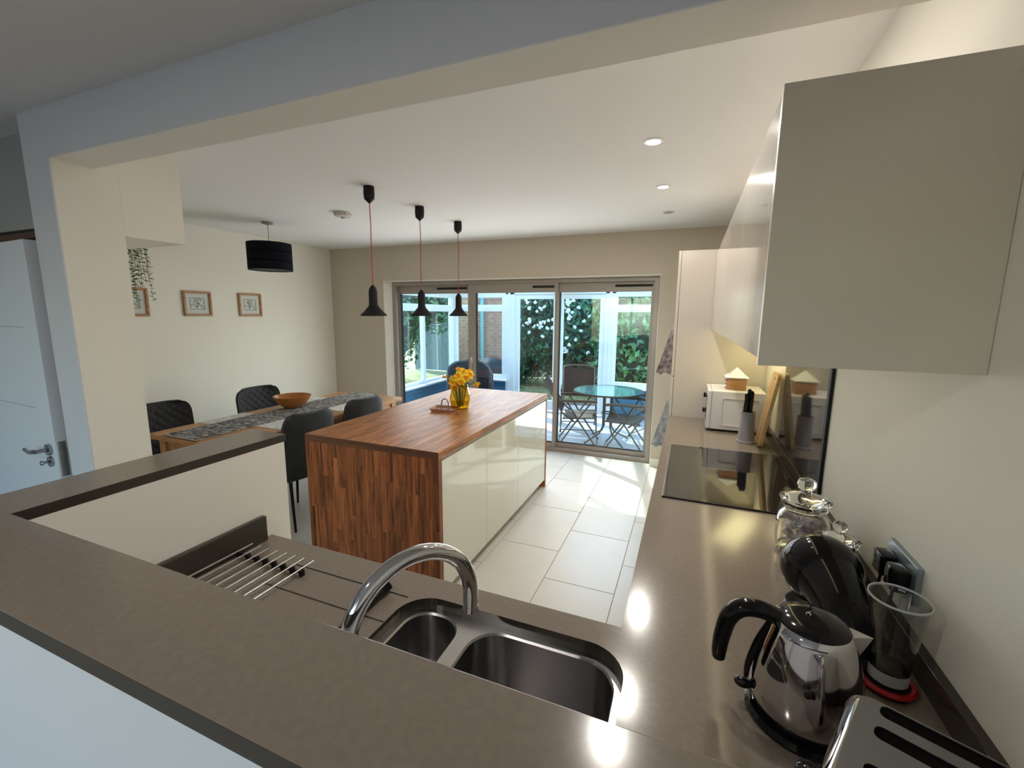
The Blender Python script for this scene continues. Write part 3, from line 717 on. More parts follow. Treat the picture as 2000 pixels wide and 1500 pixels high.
# ------------------------------------------------------------------ ceiling fittings
def pendant(x, y, label):
    t = thing('pendant_lamp', label, 'pendant lamp', (x, y, CZ), 0, 'pendant lamps above the island')
    B().lathe([(0, 0), (.036, 0), (.038, -.05), (.034, -.085), (.012, -.105), (.004, -.112), (0, -.112)], 28).end('ceiling_cup', M_blackm, t)
    b = B().tube([(0, 0, -.11), (.004, 0, -.25), (0, 0, -.45), (.002, 0, -.60), (0, 0, -.69)], .0032, 8); b.end('cord', M_red, t)
    B().lathe([(.004, -.665), (.016, -.675), (.027, -.695), (.030, -.71), (.031, -.80), (.036, -.815), (.070, -.855), (.090, -.872), (.093, -.884), (.088, -.884), (.066, -.858), (.03, -.818), (.0, -.81)], 40).end('shade', M_blackm, t)
    B().sph((0, 0, -.845), .022, 14).end('bulb', mat('bulb_glass', (.7, .7, .65), .2) if 'bulb_glass' not in MATS else MATS['bulb_glass'], t)
    return t
pendant(-2.124, 2.592, 'black funnel pendant lamp on red flex, largest and nearest of the three')
pendant(-2.119, 3.200, 'black funnel pendant lamp on red flex, middle of the three')
pendant(-2.110, 3.826, 'black funnel pendant lamp on red flex, farthest, before the first door post')
dl = thing('drum_lamp', 'black three-tier drum shade ceiling lamp over the dining table', 'ceiling lamp', (-3.87, 3.222, CZ))
B().lathe([(0, 0), (.05, 0), (.048, -.018), (.012, -.026), (0, -.026)], 28).end('ceiling_rose', M_grey, dl)
B().tube([(0, 0, -.02), (0, 0, -.24)], .003, 8).end('cord', M_grey, dl)
for k in range(3):
    z = -.20-k*.088; r = .198
    b = B(); b.lathe([(r, z), (r, z-.079), (r-.006, z-.079), (r-.006, z)], 64, close=True); b.end('shade_band', M_drum, dl)
b = B()
for a in range(3):
    th = a*2*PI/3; b.tube([(0, 0, -.235), (.194*math.cos(th), .194*math.sin(th), -.235)], .003, 6)
    b.tube([(.190*math.cos(th), .190*math.sin(th), -.205), (.190*math.cos(th), .190*math.sin(th), -.45)], .003, 6)
b.lathe([(0, -.445), (.188, -.445), (.188, -.449), (0, -.449)], 48)
b.end('frame', M_blackm, dl)
sd = thing('smoke_alarm', 'round white smoke alarm on the ceiling left of the pendant lamps', 'smoke alarm', (-2.876, 3.154, CZ))
B().lathe([(0, 0), (.075, 0), (.075, -.012), (.066, -.034), (.03, -.040), (0, -.040)], 36).end('housing', mat('alarm_plastic', (.62, .58, .54), .5), sd)
B().lathe([(0, -.040), (.018, -.040), (.015, -.048), (0, -.048)], 20).end('button', M_grey, sd)
b = B()
for k in range(10):
    a = k*PI/5; b.box(.066, .0765, -.006, .006, -.020, -.014, mtx=Matrix.Rotation(a, 4, 'Z'))
b.end('vent', M_grey, sd, False)
def downlight(x, y, lit, label, z=CZ, e=26):
    t = thing('downlight', label, 'downlight', (x, y, z), 0)
    B().lathe([(.048, -.0005), (.047, -.005), (.036, -.006), (.031, .0), (.031, .004), (.048, .004)], 40, close=True).end('trim_ring', M_white if lit else MATS['alarm_plastic'], t)
    B().lathe([(0, -.0035), (.030, -.0035), (.030, -.001), (0, -.001)], 32).end('lamp', M_lit if lit else M_grey, t)
    if lit:
        l = light('downlight_beam', 'AREA', (x, y, z-.010), e*.20, (1, .945, .87), look=(x, y, 0), shape='DISK', size=.05)
downlight(-.234, 2.454, True, 'lit recessed downlight, nearest of three in a row by the wall cabinets')
downlight(-.235, 3.292, True, 'lit recessed downlight, middle of three in a row by the wall cabinets')
downlight(-.237, 4.09, False, 'unlit recessed downlight, farthest of three, closest to the glass doors')
downlight(-.20, 1.55, True, 'lit recessed downlight just beyond the beam', e=19)
downlight(-1.0, -.6, True, 'lit recessed downlight in the near room ceiling behind the ledge', NZ, 26)

# ------------------------------------------------------------------ dining area
TX0, TX1, TY0, TY1, TZ = -3.60, -2.79, 1.865, 3.80, .76
dt = thing('dining_table', 'light oak dining table with patterned runner in front of the left wall', 'table', ((TX0+TX1)/2, (TY0+TY1)/2, 0))
tcx, tcy = (TX0+TX1)/2, (TY0+TY1)/2; hxx, hyy = (TX1-TX0)/2, (TY1-TY0)/2
ttop = B().box(-hxx, hxx, -hyy, hyy, TZ-.034, TZ-.003).end('tabletop', M_oak, dt, False)
for i in range(6):
    wpl = 2*hxx/6; B().box(0, wpl-.0012, -hyy-.001, hyy+.001, -.006, 0, .0008, 1).end('plank', M_oak, ttop, False, (-hxx+i*wpl, 0, TZ))
b = B(); b.box(-hxx+.06, hxx-.06, -hyy+.06, -hyy+.085, TZ-.12, TZ-.034); b.box(-hxx+.06, hxx-.06, hyy-.085, hyy-.06, TZ-.12, TZ-.034); b.box(-hxx+.06, -hxx+.085, -hyy+.06, hyy-.06, TZ-.12, TZ-.034); b.box(hxx-.085, hxx-.06, -hyy+.06, hyy-.06, TZ-.12, TZ-.034)
b.end('apron', M_oak, dt, False)
for sx in (-1, 1):
    for sy in (-1, 1): B().box(sx*(hxx-.08)-.035, sx*(hxx-.08)+.035, sy*(hyy-.08)-.035, sy*(hyy-.08)+.035, 0, TZ-.034, .004).end('leg', M_oak, dt, False)
# runner with ragged fringe
rn = B(); x0, x1, y0, y1 = -3.44, -3.08, 1.84, 3.84; nx, ny = 10, 60; V = []
for j in range(ny+1):
    row = []
    for i in range(nx+1):
        e = random.uniform(-.008, .008) if i in (0, nx) else 0; ey = random.uniform(-.012, .012) if j in (0, ny) else 0
        row.append(rn.bm.verts.new((x0+(x1-x0)*i/nx+e, y0+(y1-y0)*j/ny+ey if TY0+.01 < y0+(y1-y0)*j/ny < TY1-.01 or True else 0, TZ+.0065+random.uniform(-.002, .002))))
    V.append(row)
for j in range(ny):
    for i in range(nx): rn.bm.faces.new((V[j][i], V[j][i+1], V[j+1][i+1], V[j+1][i]))
bmesh.ops.solidify(rn.bm, geom=rn.bm.faces[:], thickness=-.003)
o = rn.end('table_runner', mat('runner_weave', (.08, .085, .095), .95, col2=(.80, .78, .73), nscale=24, bump=.6, bscale=60, stretch=(1, 2.2, 1)))
tag(o, 'grey and white marbled table runner with ragged edges along the oak table', 'table runner')
fr = B()
for k in range(300):
    e = k % 2; y_ = random.uniform(TY0+.01, TY1-.01); xx = (x0, x1)[e]; d_ = (-1, 1)[e]*random.uniform(.008, .022)
    fr.box(min(xx, xx+d_), max(xx, xx+d_), y_, y_+.004, TZ+.004, TZ+.0065)
for k in range(120):
    xx = random.uniform(x0, x1); fr.box(xx, xx+.004, TY0+.001, TY0+.02, TZ+.0075, TZ+.0095)
fr.end('fringe', mat('fringe', (.62, .58, .50), .9), o, False, kind='stuff')
# keep the ends of the runner on the table
for v in o.data.vertices: v.co.y = min(max(v.co.y, TY0+.004), TY1-.004)
M_matp = mat('placemat', (.64, .62, .59), .8, noise=.18, nscale=25)
for x, y, r, lab in ((-3.505, 2.42, .04, 'pale placemat on the oak table before the nearer far-side chair'), (-3.505, 3.25, 0, 'pale placemat before the far-side chair beyond the bowl'), (-2.965, 2.52, 0, 'pale placemat before the nearer island-side chair'), (-2.965, 3.20, 0, 'pale placemat before the farther island-side chair')):
    o = B().box(-.085 if x < -3.3 else -.11, .11 if x < -3.3 else .14, -.20, .20, .0005, .0035).end('placemat', M_matp, smooth=False, loc=(x, y, TZ), rot=(0, 0, r)); tag(o, lab, 'placemat', 'placemats on the dining table')
bo = B(); bo.lathe([(0, .004), (.06, 0), (.072, .004), (.118, .040), (.150, .086), (.162, .108), (.158, .110), (.145, .088), (.113, .048), (.06, .014), (0, .012)], 48)
o = bo.end('serving_bowl', M_orange, loc=(-3.37, 2.93, TZ+.010)); tag(o, 'large amber-brown serving bowl on the patterned table runner', 'bowl')

def dining_chair(loc, rz, label):
    """front towards local +x"""
    t = thing('dining_chair', label, 'chair', loc, rz, 'dining chairs')
    B().box(-.20, .24, -.225, .225, .385, .475, .03, 3).end('seat', M_velvet, t)
    W_, H0, H1 = .235, .40, .895
    # backrest: outer shell with rounded top corners, wings turning forward
    def pt(u, v, off):
        y = u*W_; z = H0+(H1-H0)*v
        rc = .10
        # shrink width near top for rounded corners
        if z > H1-rc:
            k = (z-(H1-rc))/rc; y *= 1-(.10/W_)*(1-math.sqrt(max(0, 1-k*k)))*.8
        x = -.215-.05*v+off + .055*abs(u)**3
        return Vector((x, y, z))
    nu, nv = 46, 44; b = B(); A = []; Q = []
    for j in range(nv+1):
        ra, rq = [], []
        for i in range(nu+1):
            u = i/nu*2-1; v = j/nv
            a = (u*W_*1.0+(v*.49))/.075; c = (u*W_-(v*.49))/.075
            q = min(abs(a-round(a)), abs(c-round(c)))*2
            edge = min(1, min((1-abs(u))*8, (1-v)*8, 1))
            ra.append(b.bm.verts.new(pt(u, v, .028+.012*math.sqrt(min(1, q*1.6))*edge)))
        A.append(ra)
    for j in range(nv):
        for i in range(nu): b.bm.faces.new((A[j][i], A[j][i+1], A[j+1][i+1], A[j+1][i]))
    b.end('quilted_front', M_velvet, t, ang=80, recalc=False)
    b = B(); nu, nv = 20, 16; A = []; Q = []
    for j in range(nv+1):
        A.append([b.bm.verts.new(pt(i/nu*2-1, j/nv, -.018*math.sqrt(max(0, 1-abs(i/nu*2-1)**6)))) for i in range(nu+1)])
        Q.append([b.bm.verts.new(pt(i/nu*2-1, j/nv, .027)) for i in range(nu+1)])
    for j in range(nv):
        for i in range(nu):
            b.bm.faces.new((A[j][i+1], A[j][i], A[j+1][i], A[j+1][i+1])); b.bm.faces.new((Q[j][i], Q[j][i+1], Q[j+1][i+1], Q[j+1][i]))
        b.bm.faces.new((A[j][0], Q[j][0], Q[j+1][0], A[j+1][0])); b.bm.faces.new((Q[j][nu], A[j][nu], A[j+1][nu], Q[j+1][nu]))
    for i in range(nu):
        b.bm.faces.new((Q[nv][i], Q[nv][i+1], A[nv][i+1], A[nv][i])); b.bm.faces.new((A[0][i], A[0][i+1], Q[0][i+1], Q[0][i]))
    b.end('backrest', M_velvet, t)
    pp = [pt(-1+2*i/20, 1, .012) for i in range(21)]; pl = [pt(-1, j/12, .012) for j in range(13)]; pr_ = [pt(1, 1-j/12, .012) for j in range(13)]
    B().tube([tuple(p) for p in pl+pp[1:-1]+pr_], .007, 8).end('piping', M_velvetl, t)
    for x, y, dx, dy in ((-.17, -.19, -.03, -.01), (-.17, .19, -.03, .01), (.19, -.19, .03, -.01), (.19, .19, .03, .01)):
        B().tube([(x, y, .40), (x+dx, y+dy, 0)], [.013, .009], 10).end('leg', M_blackm, t)
    return t
c0 = dining_chair((-3.775, 2.165, 0), 0, 'charcoal quilted dining chair behind the table, half hidden by the pier')
copy_tree(c0, (-3.775, 3.05, 0), 0, 'charcoal quilted dining chair behind the table, beyond the amber bowl')
copy_tree(c0, (-2.855, 2.455, 0), PI, 'charcoal dining chair nearest the island corner, plain back to the camera')
copy_tree(c0, (-2.855, 3.07, 0), PI, 'charcoal dining chair farther along between table and island')

# pictures on the left wall
def picture(y0, y1, z0, z1, label, seed):
    t = thing('framed_picture', label, 'picture', (XL, (y0+y1)/2, (z0+z1)/2), 0, 'framed pictures on the left wall')
    a, h_ = (y1-y0)/2, (z1-z0)/2; fwd = .022
    for nm, bx in (('frame_rail', (0, fwd, -a, a, h_-fwd, h_)), ('frame_rail', (0, fwd, -a, a, -h_, -h_+fwd)), ('frame_rail', (0, fwd, -a, -a+fwd, -h_+fwd, h_-fwd)), ('frame_rail', (0, fwd, a-fwd, a, -h_+fwd, h_-fwd))):
        B().box(*bx, .004, 2).end(nm, M_frame, t, False)
    B().box(.001, .006, -a+fwd, a-fwd, -h_+fwd, h_-fwd).end('mount', M_mount, t, False)
    b = B(); p, q = a*.52, h_*.46; lw = .0035
    for bx in ((-p, p, q-lw, q), (-p, p, -q, -q+lw), (-p, -p+lw, -q, q), (p-lw, p, -q, q)): b.box(.006, .0068, *bx)
    b.end('print_border', M_blackm, t, False)
    B().box(.006, .0065, -p+lw, p-lw, -q+lw, q-lw).end('print', mat('print_%d' % seed, (.36, .38, .34), .7, col2=(.68, .72, .70), nscale=34), t, False)
    random.seed(seed); b = B()
    for k in range(9):
        yy, zz = random.uniform(-p*.5, p*.5), random.uniform(-q*.2, q*.65); b.lathe([(0, .0067), (random.uniform(.004, .009), .0066)], 10, mtx=Matrix.Translation((0, yy, zz)) @ Matrix.Rotation(PI/2, 4, 'Y'))
        b.tube([(.0067, yy, zz), (.0067, 0, -q*.7)], .0009, 4)
    b.end('flower_drawing', mat('ink_%d' % seed, (.20, .19, .13), .8), t, False)
    return t
picture(2.29, 2.57, 1.59, 1.85, 'wood framed flower print partly hidden by the pier and trailing plant', 1)
picture(2.875, 3.155, 1.592, 1.843, 'wood framed flower print, middle one on the left wall', 2)
picture(3.46, 3.74, 1.590, 1.847, 'wood framed flower print, rightmost, below the drum lamp', 3)

# trailing plant
pl = thing('trailing_plant', 'trailing eucalyptus-like hanging plant beside the bulkhead', 'plant', (-3.325, 1.80, 2.16))
B().lathe([(0, -.10), (.05, -.10), (.075, -.02), (.078, .02), (.072, .02), (.068, -.01), (0, -.01)], 24).end('pot', M_white, pl)
b = B()
for a in range(3): b.tube([(.075*math.cos(a*2.09), .075*math.sin(a*2.09), .02), (0, 0, .339)], .0012, 5)
b.end('hanger', M_grey, pl, False)
random.seed(5)
strands = [(-.085, .0, -.47), (-.06, .03, -.36), (-.04, -.02, -.50), (-.015, .02, -.33), (.01, -.02, -.38), (.03, .03, -.34), (.055, 0, -.46), (-.075, .02, -.26), (.04, -.03, -.30), (-.02, -.04, -.42)]
for sx, sy, zz in strands:
    b = B(); P = []
    dr = .05 if sx > .05 else random.uniform(-.015, .02)
    for i in range(11):
        t_ = i/10; P.append(Vector((sx+dr*t_**2, sy+random.uniform(-.004, .004), .03+(zz-.03)*t_)))
    b.tube(P, .0013, 5); lf = b.end('stem', M_stem, pl, False)
    g_ = B()
    for i in range(int(abs(zz)/.016)):
        t_ = (i+.5)/int(abs(zz)/.016); c = P[0].lerp(P[-1], t_); c.x = sx+dr*t_**2
        for s_ in (-1, 1):
            a = random.random()*PI+(0 if s_ < 0 else PI); d = Vector((math.cos(a), math.sin(a), random.uniform(-.3, .5))).normalized(); n_ = Vector((-d.y, d.x, 0)); L_ = random.uniform(.024, .036)
            v = [g_.bm.verts.new(c+p) for p in (Vector((0, 0, 0)), d*L_*.5+n_*L_*.38, d*L_, d*L_*.5-n_*L_*.38)]; g_.bm.faces.new(v)
    g_.end('leaves', mat('eucalyptus_leaf', (.10, .17, .09), .6) if 'eucalyptus_leaf' not in MATS else MATS['eucalyptus_leaf'], lf, False, kind='stuff', recalc=False)

# ------------------------------------------------------------------ conservatory
YF, XCL, XCR, CFZ = 7.5, -4.26, .95, -.10
sbox('floor_conservatory', M_patio, XCL-.2, XCR+.2, YB+.2, YF+.12, CFZ-.1, CFZ)
SZ = .435
cw = B(); cw.box(XCL-.12, XCL, YB+.26, YF+.1, CFZ, SZ-.02); cw.box(XCL, -3.10, YF, YF+.1, CFZ, SZ-.02); cw.box(-1.20, XCR, YF, YF+.1, CFZ, SZ-.02); cw.box(XCR, XCR+.12, YB+.26, YF+.1, CFZ, SZ-.02)
dwf = struct(cw.end('wall_conservatory', mat('masonry', (.4, .4, .4), .9), smooth=False))
# blue painted cladding boards on the inside of the low wall
nb = 4; bh = (SZ-.02-CFZ)/nb
for k in range(nb):
    z = CFZ+k*bh
    B().box(XCL+.0005, XCL+.016, YB+.27, YF-.02, z+.003, z+bh-.003, .002, 1).end('board', M_bluew, dwf, False)
    B().box(XCL+.016, -3.10, YF-.016, YF-.0005, z+.003, z+bh-.003, .002, 1).end('board', M_bluew, dwf, False)
    B().box(-1.20, XCR-.016, YF-.016, YF-.0005, z+.003, z+bh-.003, .002, 1).end('board', M_bluew, dwf, False)
sl_ = B(); sl_.box(XCL-.03, XCL+.14, YB+.27, YF, SZ-.02, SZ+.01, .003); sl_.box(XCL+.14, -3.10, YF-.14, YF+.03, SZ-.02, SZ+.01, .003); sl_.box(-1.20, XCR, YF-.14, YF+.03, SZ-.02, SZ+.01, .003)
struct(sl_.end('trim_9', M_white, smooth=False))
ZT = 2.03
def win_y(name, x, y0, y1, mull):     # window run in a plane x = const
    t = thing(name, '', ''); del t['label'], t['category']; t['kind'] = 'structure'
    f = B(); th = .03
    f.box(x-th, x+th, y0, y1, SZ+.01, SZ+.06, .004); f.box(x-th, x+th, y0, y1, 1.68, 1.80, .004); f.box(x-th, x+th, y0, y1, 1.93, ZT, .004)
    for m_, w_ in mull: f.box(x-th-.002, x+th+.002, m_-w_/2, m_+w_/2, SZ+.01, ZT, .004)
    f.end('window_frame', M_white, t, False)
    ys = [y0]+[m_ for m_, w_ in mull]+[y1]
    for a, b_ in zip(ys, ys[1:]):
        if b_-a > .12:
            B().box(x-.004, x+.004, a, b_, SZ+.05, 1.69).end('pane', M_glass, t, False); B().box(x-.004, x+.004, a, b_, 1.79, 1.94).end('pane', M_glass, t, False)
    return t
def win_x(name, y, x0, x1, mull):
    t = thing(name, '', ''); del t['label'], t['category']; t['kind'] = 'structure'
    f = B(); th = .03
    f.box(x0, x1, y-th, y+th, SZ+.01, SZ+.085, .004); f.box(x0, x1, y-th, y+th, 1.69, 1.81, .004); f.box(x0, x1, y-th, y+th, 1.94, ZT, .004)
    for m_, w_ in mull: f.box(m_-w_/2, m_+w_/2, y-th-.002, y+th+.002, SZ+.01, ZT, .004)
    f.end('window_frame', M_white, t, False)
    xs = [x0]+[m_ for m_, w_ in mull]+[x1]
    for a, b_ in zip(xs, xs[1:]):
        if b_-a > .12:
            B().box(a, b_, y-.004, y+.004, SZ+.05, 1.70).end('pane', M_glass, t, False); B().box(a, b_, y-.004, y+.004, 1.80, 1.95).end('pane', M_glass, t, False)
    h_ = B()
    for a, b_ in zip(xs, xs[1:]):
        if b_-a > .3: h_.box((a+b_)/2-.05, (a+b_)/2+.05, y-.05, y-.03, 1.745, 1.76, .004)
    if h_.bm.verts: h_.end('window_handle', M_white, t, False)
    else: h_.bm.free()
    return t
win_y('window_3', XCL, YB+.27, YF, [(YB+.30, .06), (5.68, .07), (6.44, .075), (7.42, .10)])
win_x('window_4', YF, XCL, -3.10, [(XCL+.05, .10), (-3.84, .10), (-3.18, .08)])
win_x('window_5', YF, -1.20, XCR, [(-1.17, .06), (-.45, .07), (.28, .07), (XCR-.03, .06)])
win_y('window_6', XCR, YB+.27, YF, [(YB+.30, .06), (6.2, .07), (7.46, .08)])
ps = B(); ps.box(-3.14, -2.965, YF-.05, YF+.05, CFZ, ZT, .006); ps.box(-1.34, -1.17, YF-.05, YF+.05, CFZ, ZT, .006); ps.box(-3.14, -1.17, YF-.05, YF+.05, 1.99, ZT+.05, .006); ps.box(-3.09, -3.05, YF-.056, YF-.05, CFZ, ZT, .002); ps.box(-1.27, -1.23, YF-.056, YF-.05, CFZ, ZT, .002)
struct(ps.end('trim_10', M_white, smooth=False))
def fdoor(name, x0, x1, hside):
    t = thing(name, '', ''); del t['label'], t['category']; t['kind'] = 'structure'
    f = B(); s_ = .085; z0, z1 = CFZ+.03, 1.985
    f.box(x0, x0+s_, YF-.03, YF+.03, z0, z1, .004); f.box(x1-s_, x1, YF-.03, YF+.03, z0, z1, .004); f.box(x0+s_, x1-s_, YF-.03, YF+.03, z1-.075, z1, .004); f.box(x0+s_, x1-s_, YF-.03, YF+.03, z0, z0+.17, .004)
    f.end('door_frame', M_white, t, False); B().box(x0+s_, x1-s_, YF-.006, YF+.006, z0+.17, z1-.075).end('pane', M_glass, t, False)
    if hside:
        h = B(); hx_2 = x0+.045; h.box(hx_2-.014, hx_2+.014, YF-.038, YF-.03, .82, 1.03, .003); h.tube([(hx_2, YF-.035, .985), (hx_2, YF-.07, .985), (hx_2+.10, YF-.072, .99)], .009, 10); h.end('door_handle', M_white, t)
        B().tube([(hx_2, YF-.040, .87), (hx_2, YF-.048, .87)], .009, 12).end('lock', M_grey, t)
fdoor('door_3', -2.965, -2.155, False); fdoor('door_4', -2.15, -1.34, True)
# conservatory roof: eaves beam, ridge on the house, rafters and clear panels, with opaque bays added to shape the sun
rf = thing('roof_conservatory', '', ''); del rf['label'], rf['category']; rf['kind'] = 'structure'
def rz_(y): return 2.06+(YF+.1-y)*.20
f = B(); f.box(XCL-.1, XCR+.1, YF-.05, YF+.12, ZT, ZT+.09); f.box(XCL-.1, XCL+.05, YB+.26, YF+.1, ZT, ZT+.09); f.box(XCR-.05, XCR+.1, YB+.26, YF+.1, ZT, ZT+.09)
f.end('eaves_beam', M_white, rf, False)
sl_an = math.atan(.20)
nr = 8; pw = (XCR-XCL+.1)/nr
Lr = (YF+.15-(YB+.26))/math.cos(sl_an)
M_sunblock = mat('sunblock_panel', (.75, .78, .80), .5)  # for opaque roof bays, out of view, added to pattern the sunlight
for i in range(nr+1):
    o = B().box(-.030, .030, 0, Lr, -.035, .035, .004, 1).end('rafter', M_white, rf, False, (XCL-.05+i*pw, YB+.26, rz_(YB+.26)+.05), (-sl_an, 0, 0))
for i in range(nr):
    op = i in (0, 3, 6)
    B().box(.03, pw-.03, 0, Lr, -.006, .006).end('glass_or_sunblock_panel', M_sunblock if op else M_glass, rf, False, (XCL-.05+i*pw, YB+.26, rz_(YB+.26)+.05), (-sl_an, 0, 0))
# outside face of the house above the conservatory
# garden table
gt = thing('garden_table', 'round blue-green glass garden table in the conservatory', 'table', (-.985, 5.98, CFZ))
B().lathe([(0, .708), (.455, .708), (.462, .714), (.455, .720), (0, .720)], 64).end('glass_top', M_tglass, gt)
B().lathe([(.455, .700), (.470, .700), (.470, .722), (.460, .722), (.460, .708), (.455, .708)], 64, close=True).end('rim', M_cframe, gt)
for k in range(4):
    a = PI/4+k*PI/2; c, s_ = math.cos(a), math.sin(a)
    B().tube([(.42*c, .42*s_, .695), (.11*c, .11*s_, .685), (.07*c, .07*s_, .62), (.07*c, .07*s_, .22), (.12*c, .12*s_, .13), (.36*c, .36*s_, .012)], .0125, 10).end('leg', M_cframe, gt)
B().lathe([(.066, .40), (.085, .40), (.085, .415), (.066, .415)], 24, close=True).end('ring', M_cframe, gt)
# folding garden chairs
def garden_chair(loc, rz, label):
    t = thing('folding_chair', label, 'chair', loc, rz, 'folding chairs round the garden table')
    for s_ in (-1, 1):
        y = s_*.265
        bk = [(-.05, y*.93, .36), (-.21, y*.93, .48), (-.35, y*.93, .72), (-.46, y*.93, .90)]
        B().tube(bk, .011, 10).end('back_post', M_cframe, t)
        B().tube([(.27, y, .0), (.02, y, .36), (-.14, y, .62)], .011, 10).end('leg', M_cframe, t)
        B().tube([(-.27, y, .0), (-.05, y, .33), (.16, y, .62)], .011, 10).end('leg', M_cframe, t)
        B().tube([(-.26, y, .635), (-.14, y, .64), (.16, y, .64), (.24, y, .632)], .013, 10, flat=1.4).end('arm', M_cframe, t)
        B().tube([(-.20, y*.93, .40), (.24, y*.93, .42)], .010, 10).end('seat_rail', M_cframe, t)
    B().tube([(-.46, -.246, .90), (-.473, -.22, .925), (-.48, -.10, .935), (-.48, .10, .935), (-.473, .22, .925), (-.46, .246, .90)], .011, 10).end('top_rail', M_cframe, t)
    for x in (-.255, .255): B().tube([(x, -.265, .04), (x, .265, .04)], .008, 8).end('stretcher', M_cframe, t)
    b = B(); V = [[b.bm.verts.new((x, yy, z)) for yy in (-.235, 0, .235)] for x, z in ((-.21, .47), (-.345, .72), (-.455, .895))]
    for i in range(2):
        for j in range(2): b.bm.faces.new((V[i][j], V[i][j+1], V[i+1][j+1], V[i+1][j]))
    bmesh.ops.solidify(b.bm, geom=b.bm.faces[:], thickness=.004); b.end('backrest', M_sling, t)
    B().box(-.19, .235, -.235, .235, .412, .417).end('seat', M_sling, t, False)
    for s_ in (-1, 1):
        for x in (-.27, .27): B().tube([(x, s_*.265, 0), (x*.96, s_*.265, .03)], .014, 8).end('foot_cap', M_blackm, t)
    return t
g0 = garden_chair((-1.33, 5.72, CFZ), .20, 'bronze framed folding garden chair left of the glass table, seen from the side')
copy_tree(g0, (-.70, 5.68, CFZ), PI+.05, 'bronze framed folding garden chair at front right of the glass table')
copy_tree(g0, (-1.52, 6.52, CFZ), -PI/2+.25, 'bronze framed folding garden chair behind the glass table, back to the garden')
copy_tree(g0, (-.38, 6.50, CFZ), PI-.4, 'bronze framed folding garden chair at the far right behind the glass table')
# tub chair beyond the flowers
tc_ = thing('tub_chair', 'dark round-backed tub chair in the conservatory behind the daffodils', 'chair', (-3.46, 6.65, CFZ), -1.0)
M_tub = mat('navy_weave', (.018, .023, .034), .8, noise=.4, nscale=30)
b = B(); n = 28; A = []
for i in range(n+1):
    th = math.radians(60+240*i/n); top_z = .93-.33*abs((i/n)*2-1)**2.2
    A.append([b.bm.verts.new((r*math.cos(th), r*math.sin(th), z)) for r, z in ((.36, .12), (.40, .42), (.40, top_z-.03), (.385, top_z), (.345, top_z-.02), (.33, .42), (.30, .12))])
for i in range(n):
    for j in range(6): b.bm.faces.new((A[i][j], A[i+1][j], A[i+1][j+1], A[i][j+1]))
b.bm.faces.new(A[0]); b.bm.faces.new(A[n][::-1]); b.end('shell', M_tub, tc_)
B().lathe([(0, .30), (.30, .30), (.33, .34), (.32, .42), (0, .44)], 28).end('cushion', M_velvet, tc_)
for a in range(4): B().tube([(.22*math.cos(a*PI/2+.7), .22*math.sin(a*PI/2+.7), .30), (.27*math.cos(a*PI/2+.7), .27*math.sin(a*PI/2+.7), 0)], .014, 10).end('leg', M_blackm, tc_)

# ------------------------------------------------------------------ garden
GZ = -.22
gg = B(); n = 40
V = [[gg.bm.verts.new((-16+i*32/n, 7.62+j*14/n, GZ+random.uniform(-.02, .02))) for i in range(n+1)] for j in range(n+1)]
for j in range(n):
    for i in range(n): gg.bm.faces.new((V[j][i], V[j][i+1], V[j+1][i+1], V[j+1][i]))
struct(gg.end('ground', M_grass))
B2 = B(); B2.box(-16, XCL-.2, 1.5, 7.65, GZ-.1, GZ+.0); struct(B2.end('ground_side', M_grass, smooth=False))
def leafcloud(name, spec, n, size, m, parent, gz=.0, seed=1):
    """spec: list of ellipsoids (cx,cy,cz,rx,ry,rz); leaves lie on and under their shells"""
    r = np.random.default_rng(seed); vol = np.array([s[3]*s[5]+s[4]*s[5] for s in spec]); pick = r.choice(len(spec), n, p=vol/vol.sum()); S = np.array(spec)[pick]
    d = r.normal(size=(n, 3)); d /= np.linalg.norm(d, axis=1)[:, None]; rad = r.uniform(.82, 1.06, n)[:, None]
    c = S[:, :3]+d*S[:, 3:]*rad; keep = c[:, 2] > gz+.05; c = c[keep]; d = d[keep]; n = len(c)
    nn = d+r.normal(size=(n, 3))*.55; nn /= np.linalg.norm(nn, axis=1)[:, None]
    t = np.cross(nn, r.normal(size=(n, 3))); t /= np.linalg.norm(t, axis=1)[:, None]; t[:, 2] -= .35; t /= np.linalg.norm(t, axis=1)[:, None]
    s = np.cross(nn, t); L = (size*r.uniform(.6, 1.3, n))[:, None]
    v = np.stack([c, c+t*L*.5+s*L*.24+nn*L*.05, c+t*L, c+t*L*.5-s*L*.24+nn*L*.05], 1).reshape(-1, 3)
    me = bpy.data.meshes.new(name); me.vertices.add(len(v)); me.vertices.foreach_set('co', v.ravel()); me.loops.add(4*n); me.loops.foreach_set('vertex_index', np.arange(4*n)); me.polygons.add(n); me.polygons.foreach_set('loop_start', np.arange(0, 4*n, 4)); me.polygons.foreach_set('loop_total', np.full(n, 4)); me.update(); me.validate()
    return link(name, me, m, parent, False, kind='stuff')
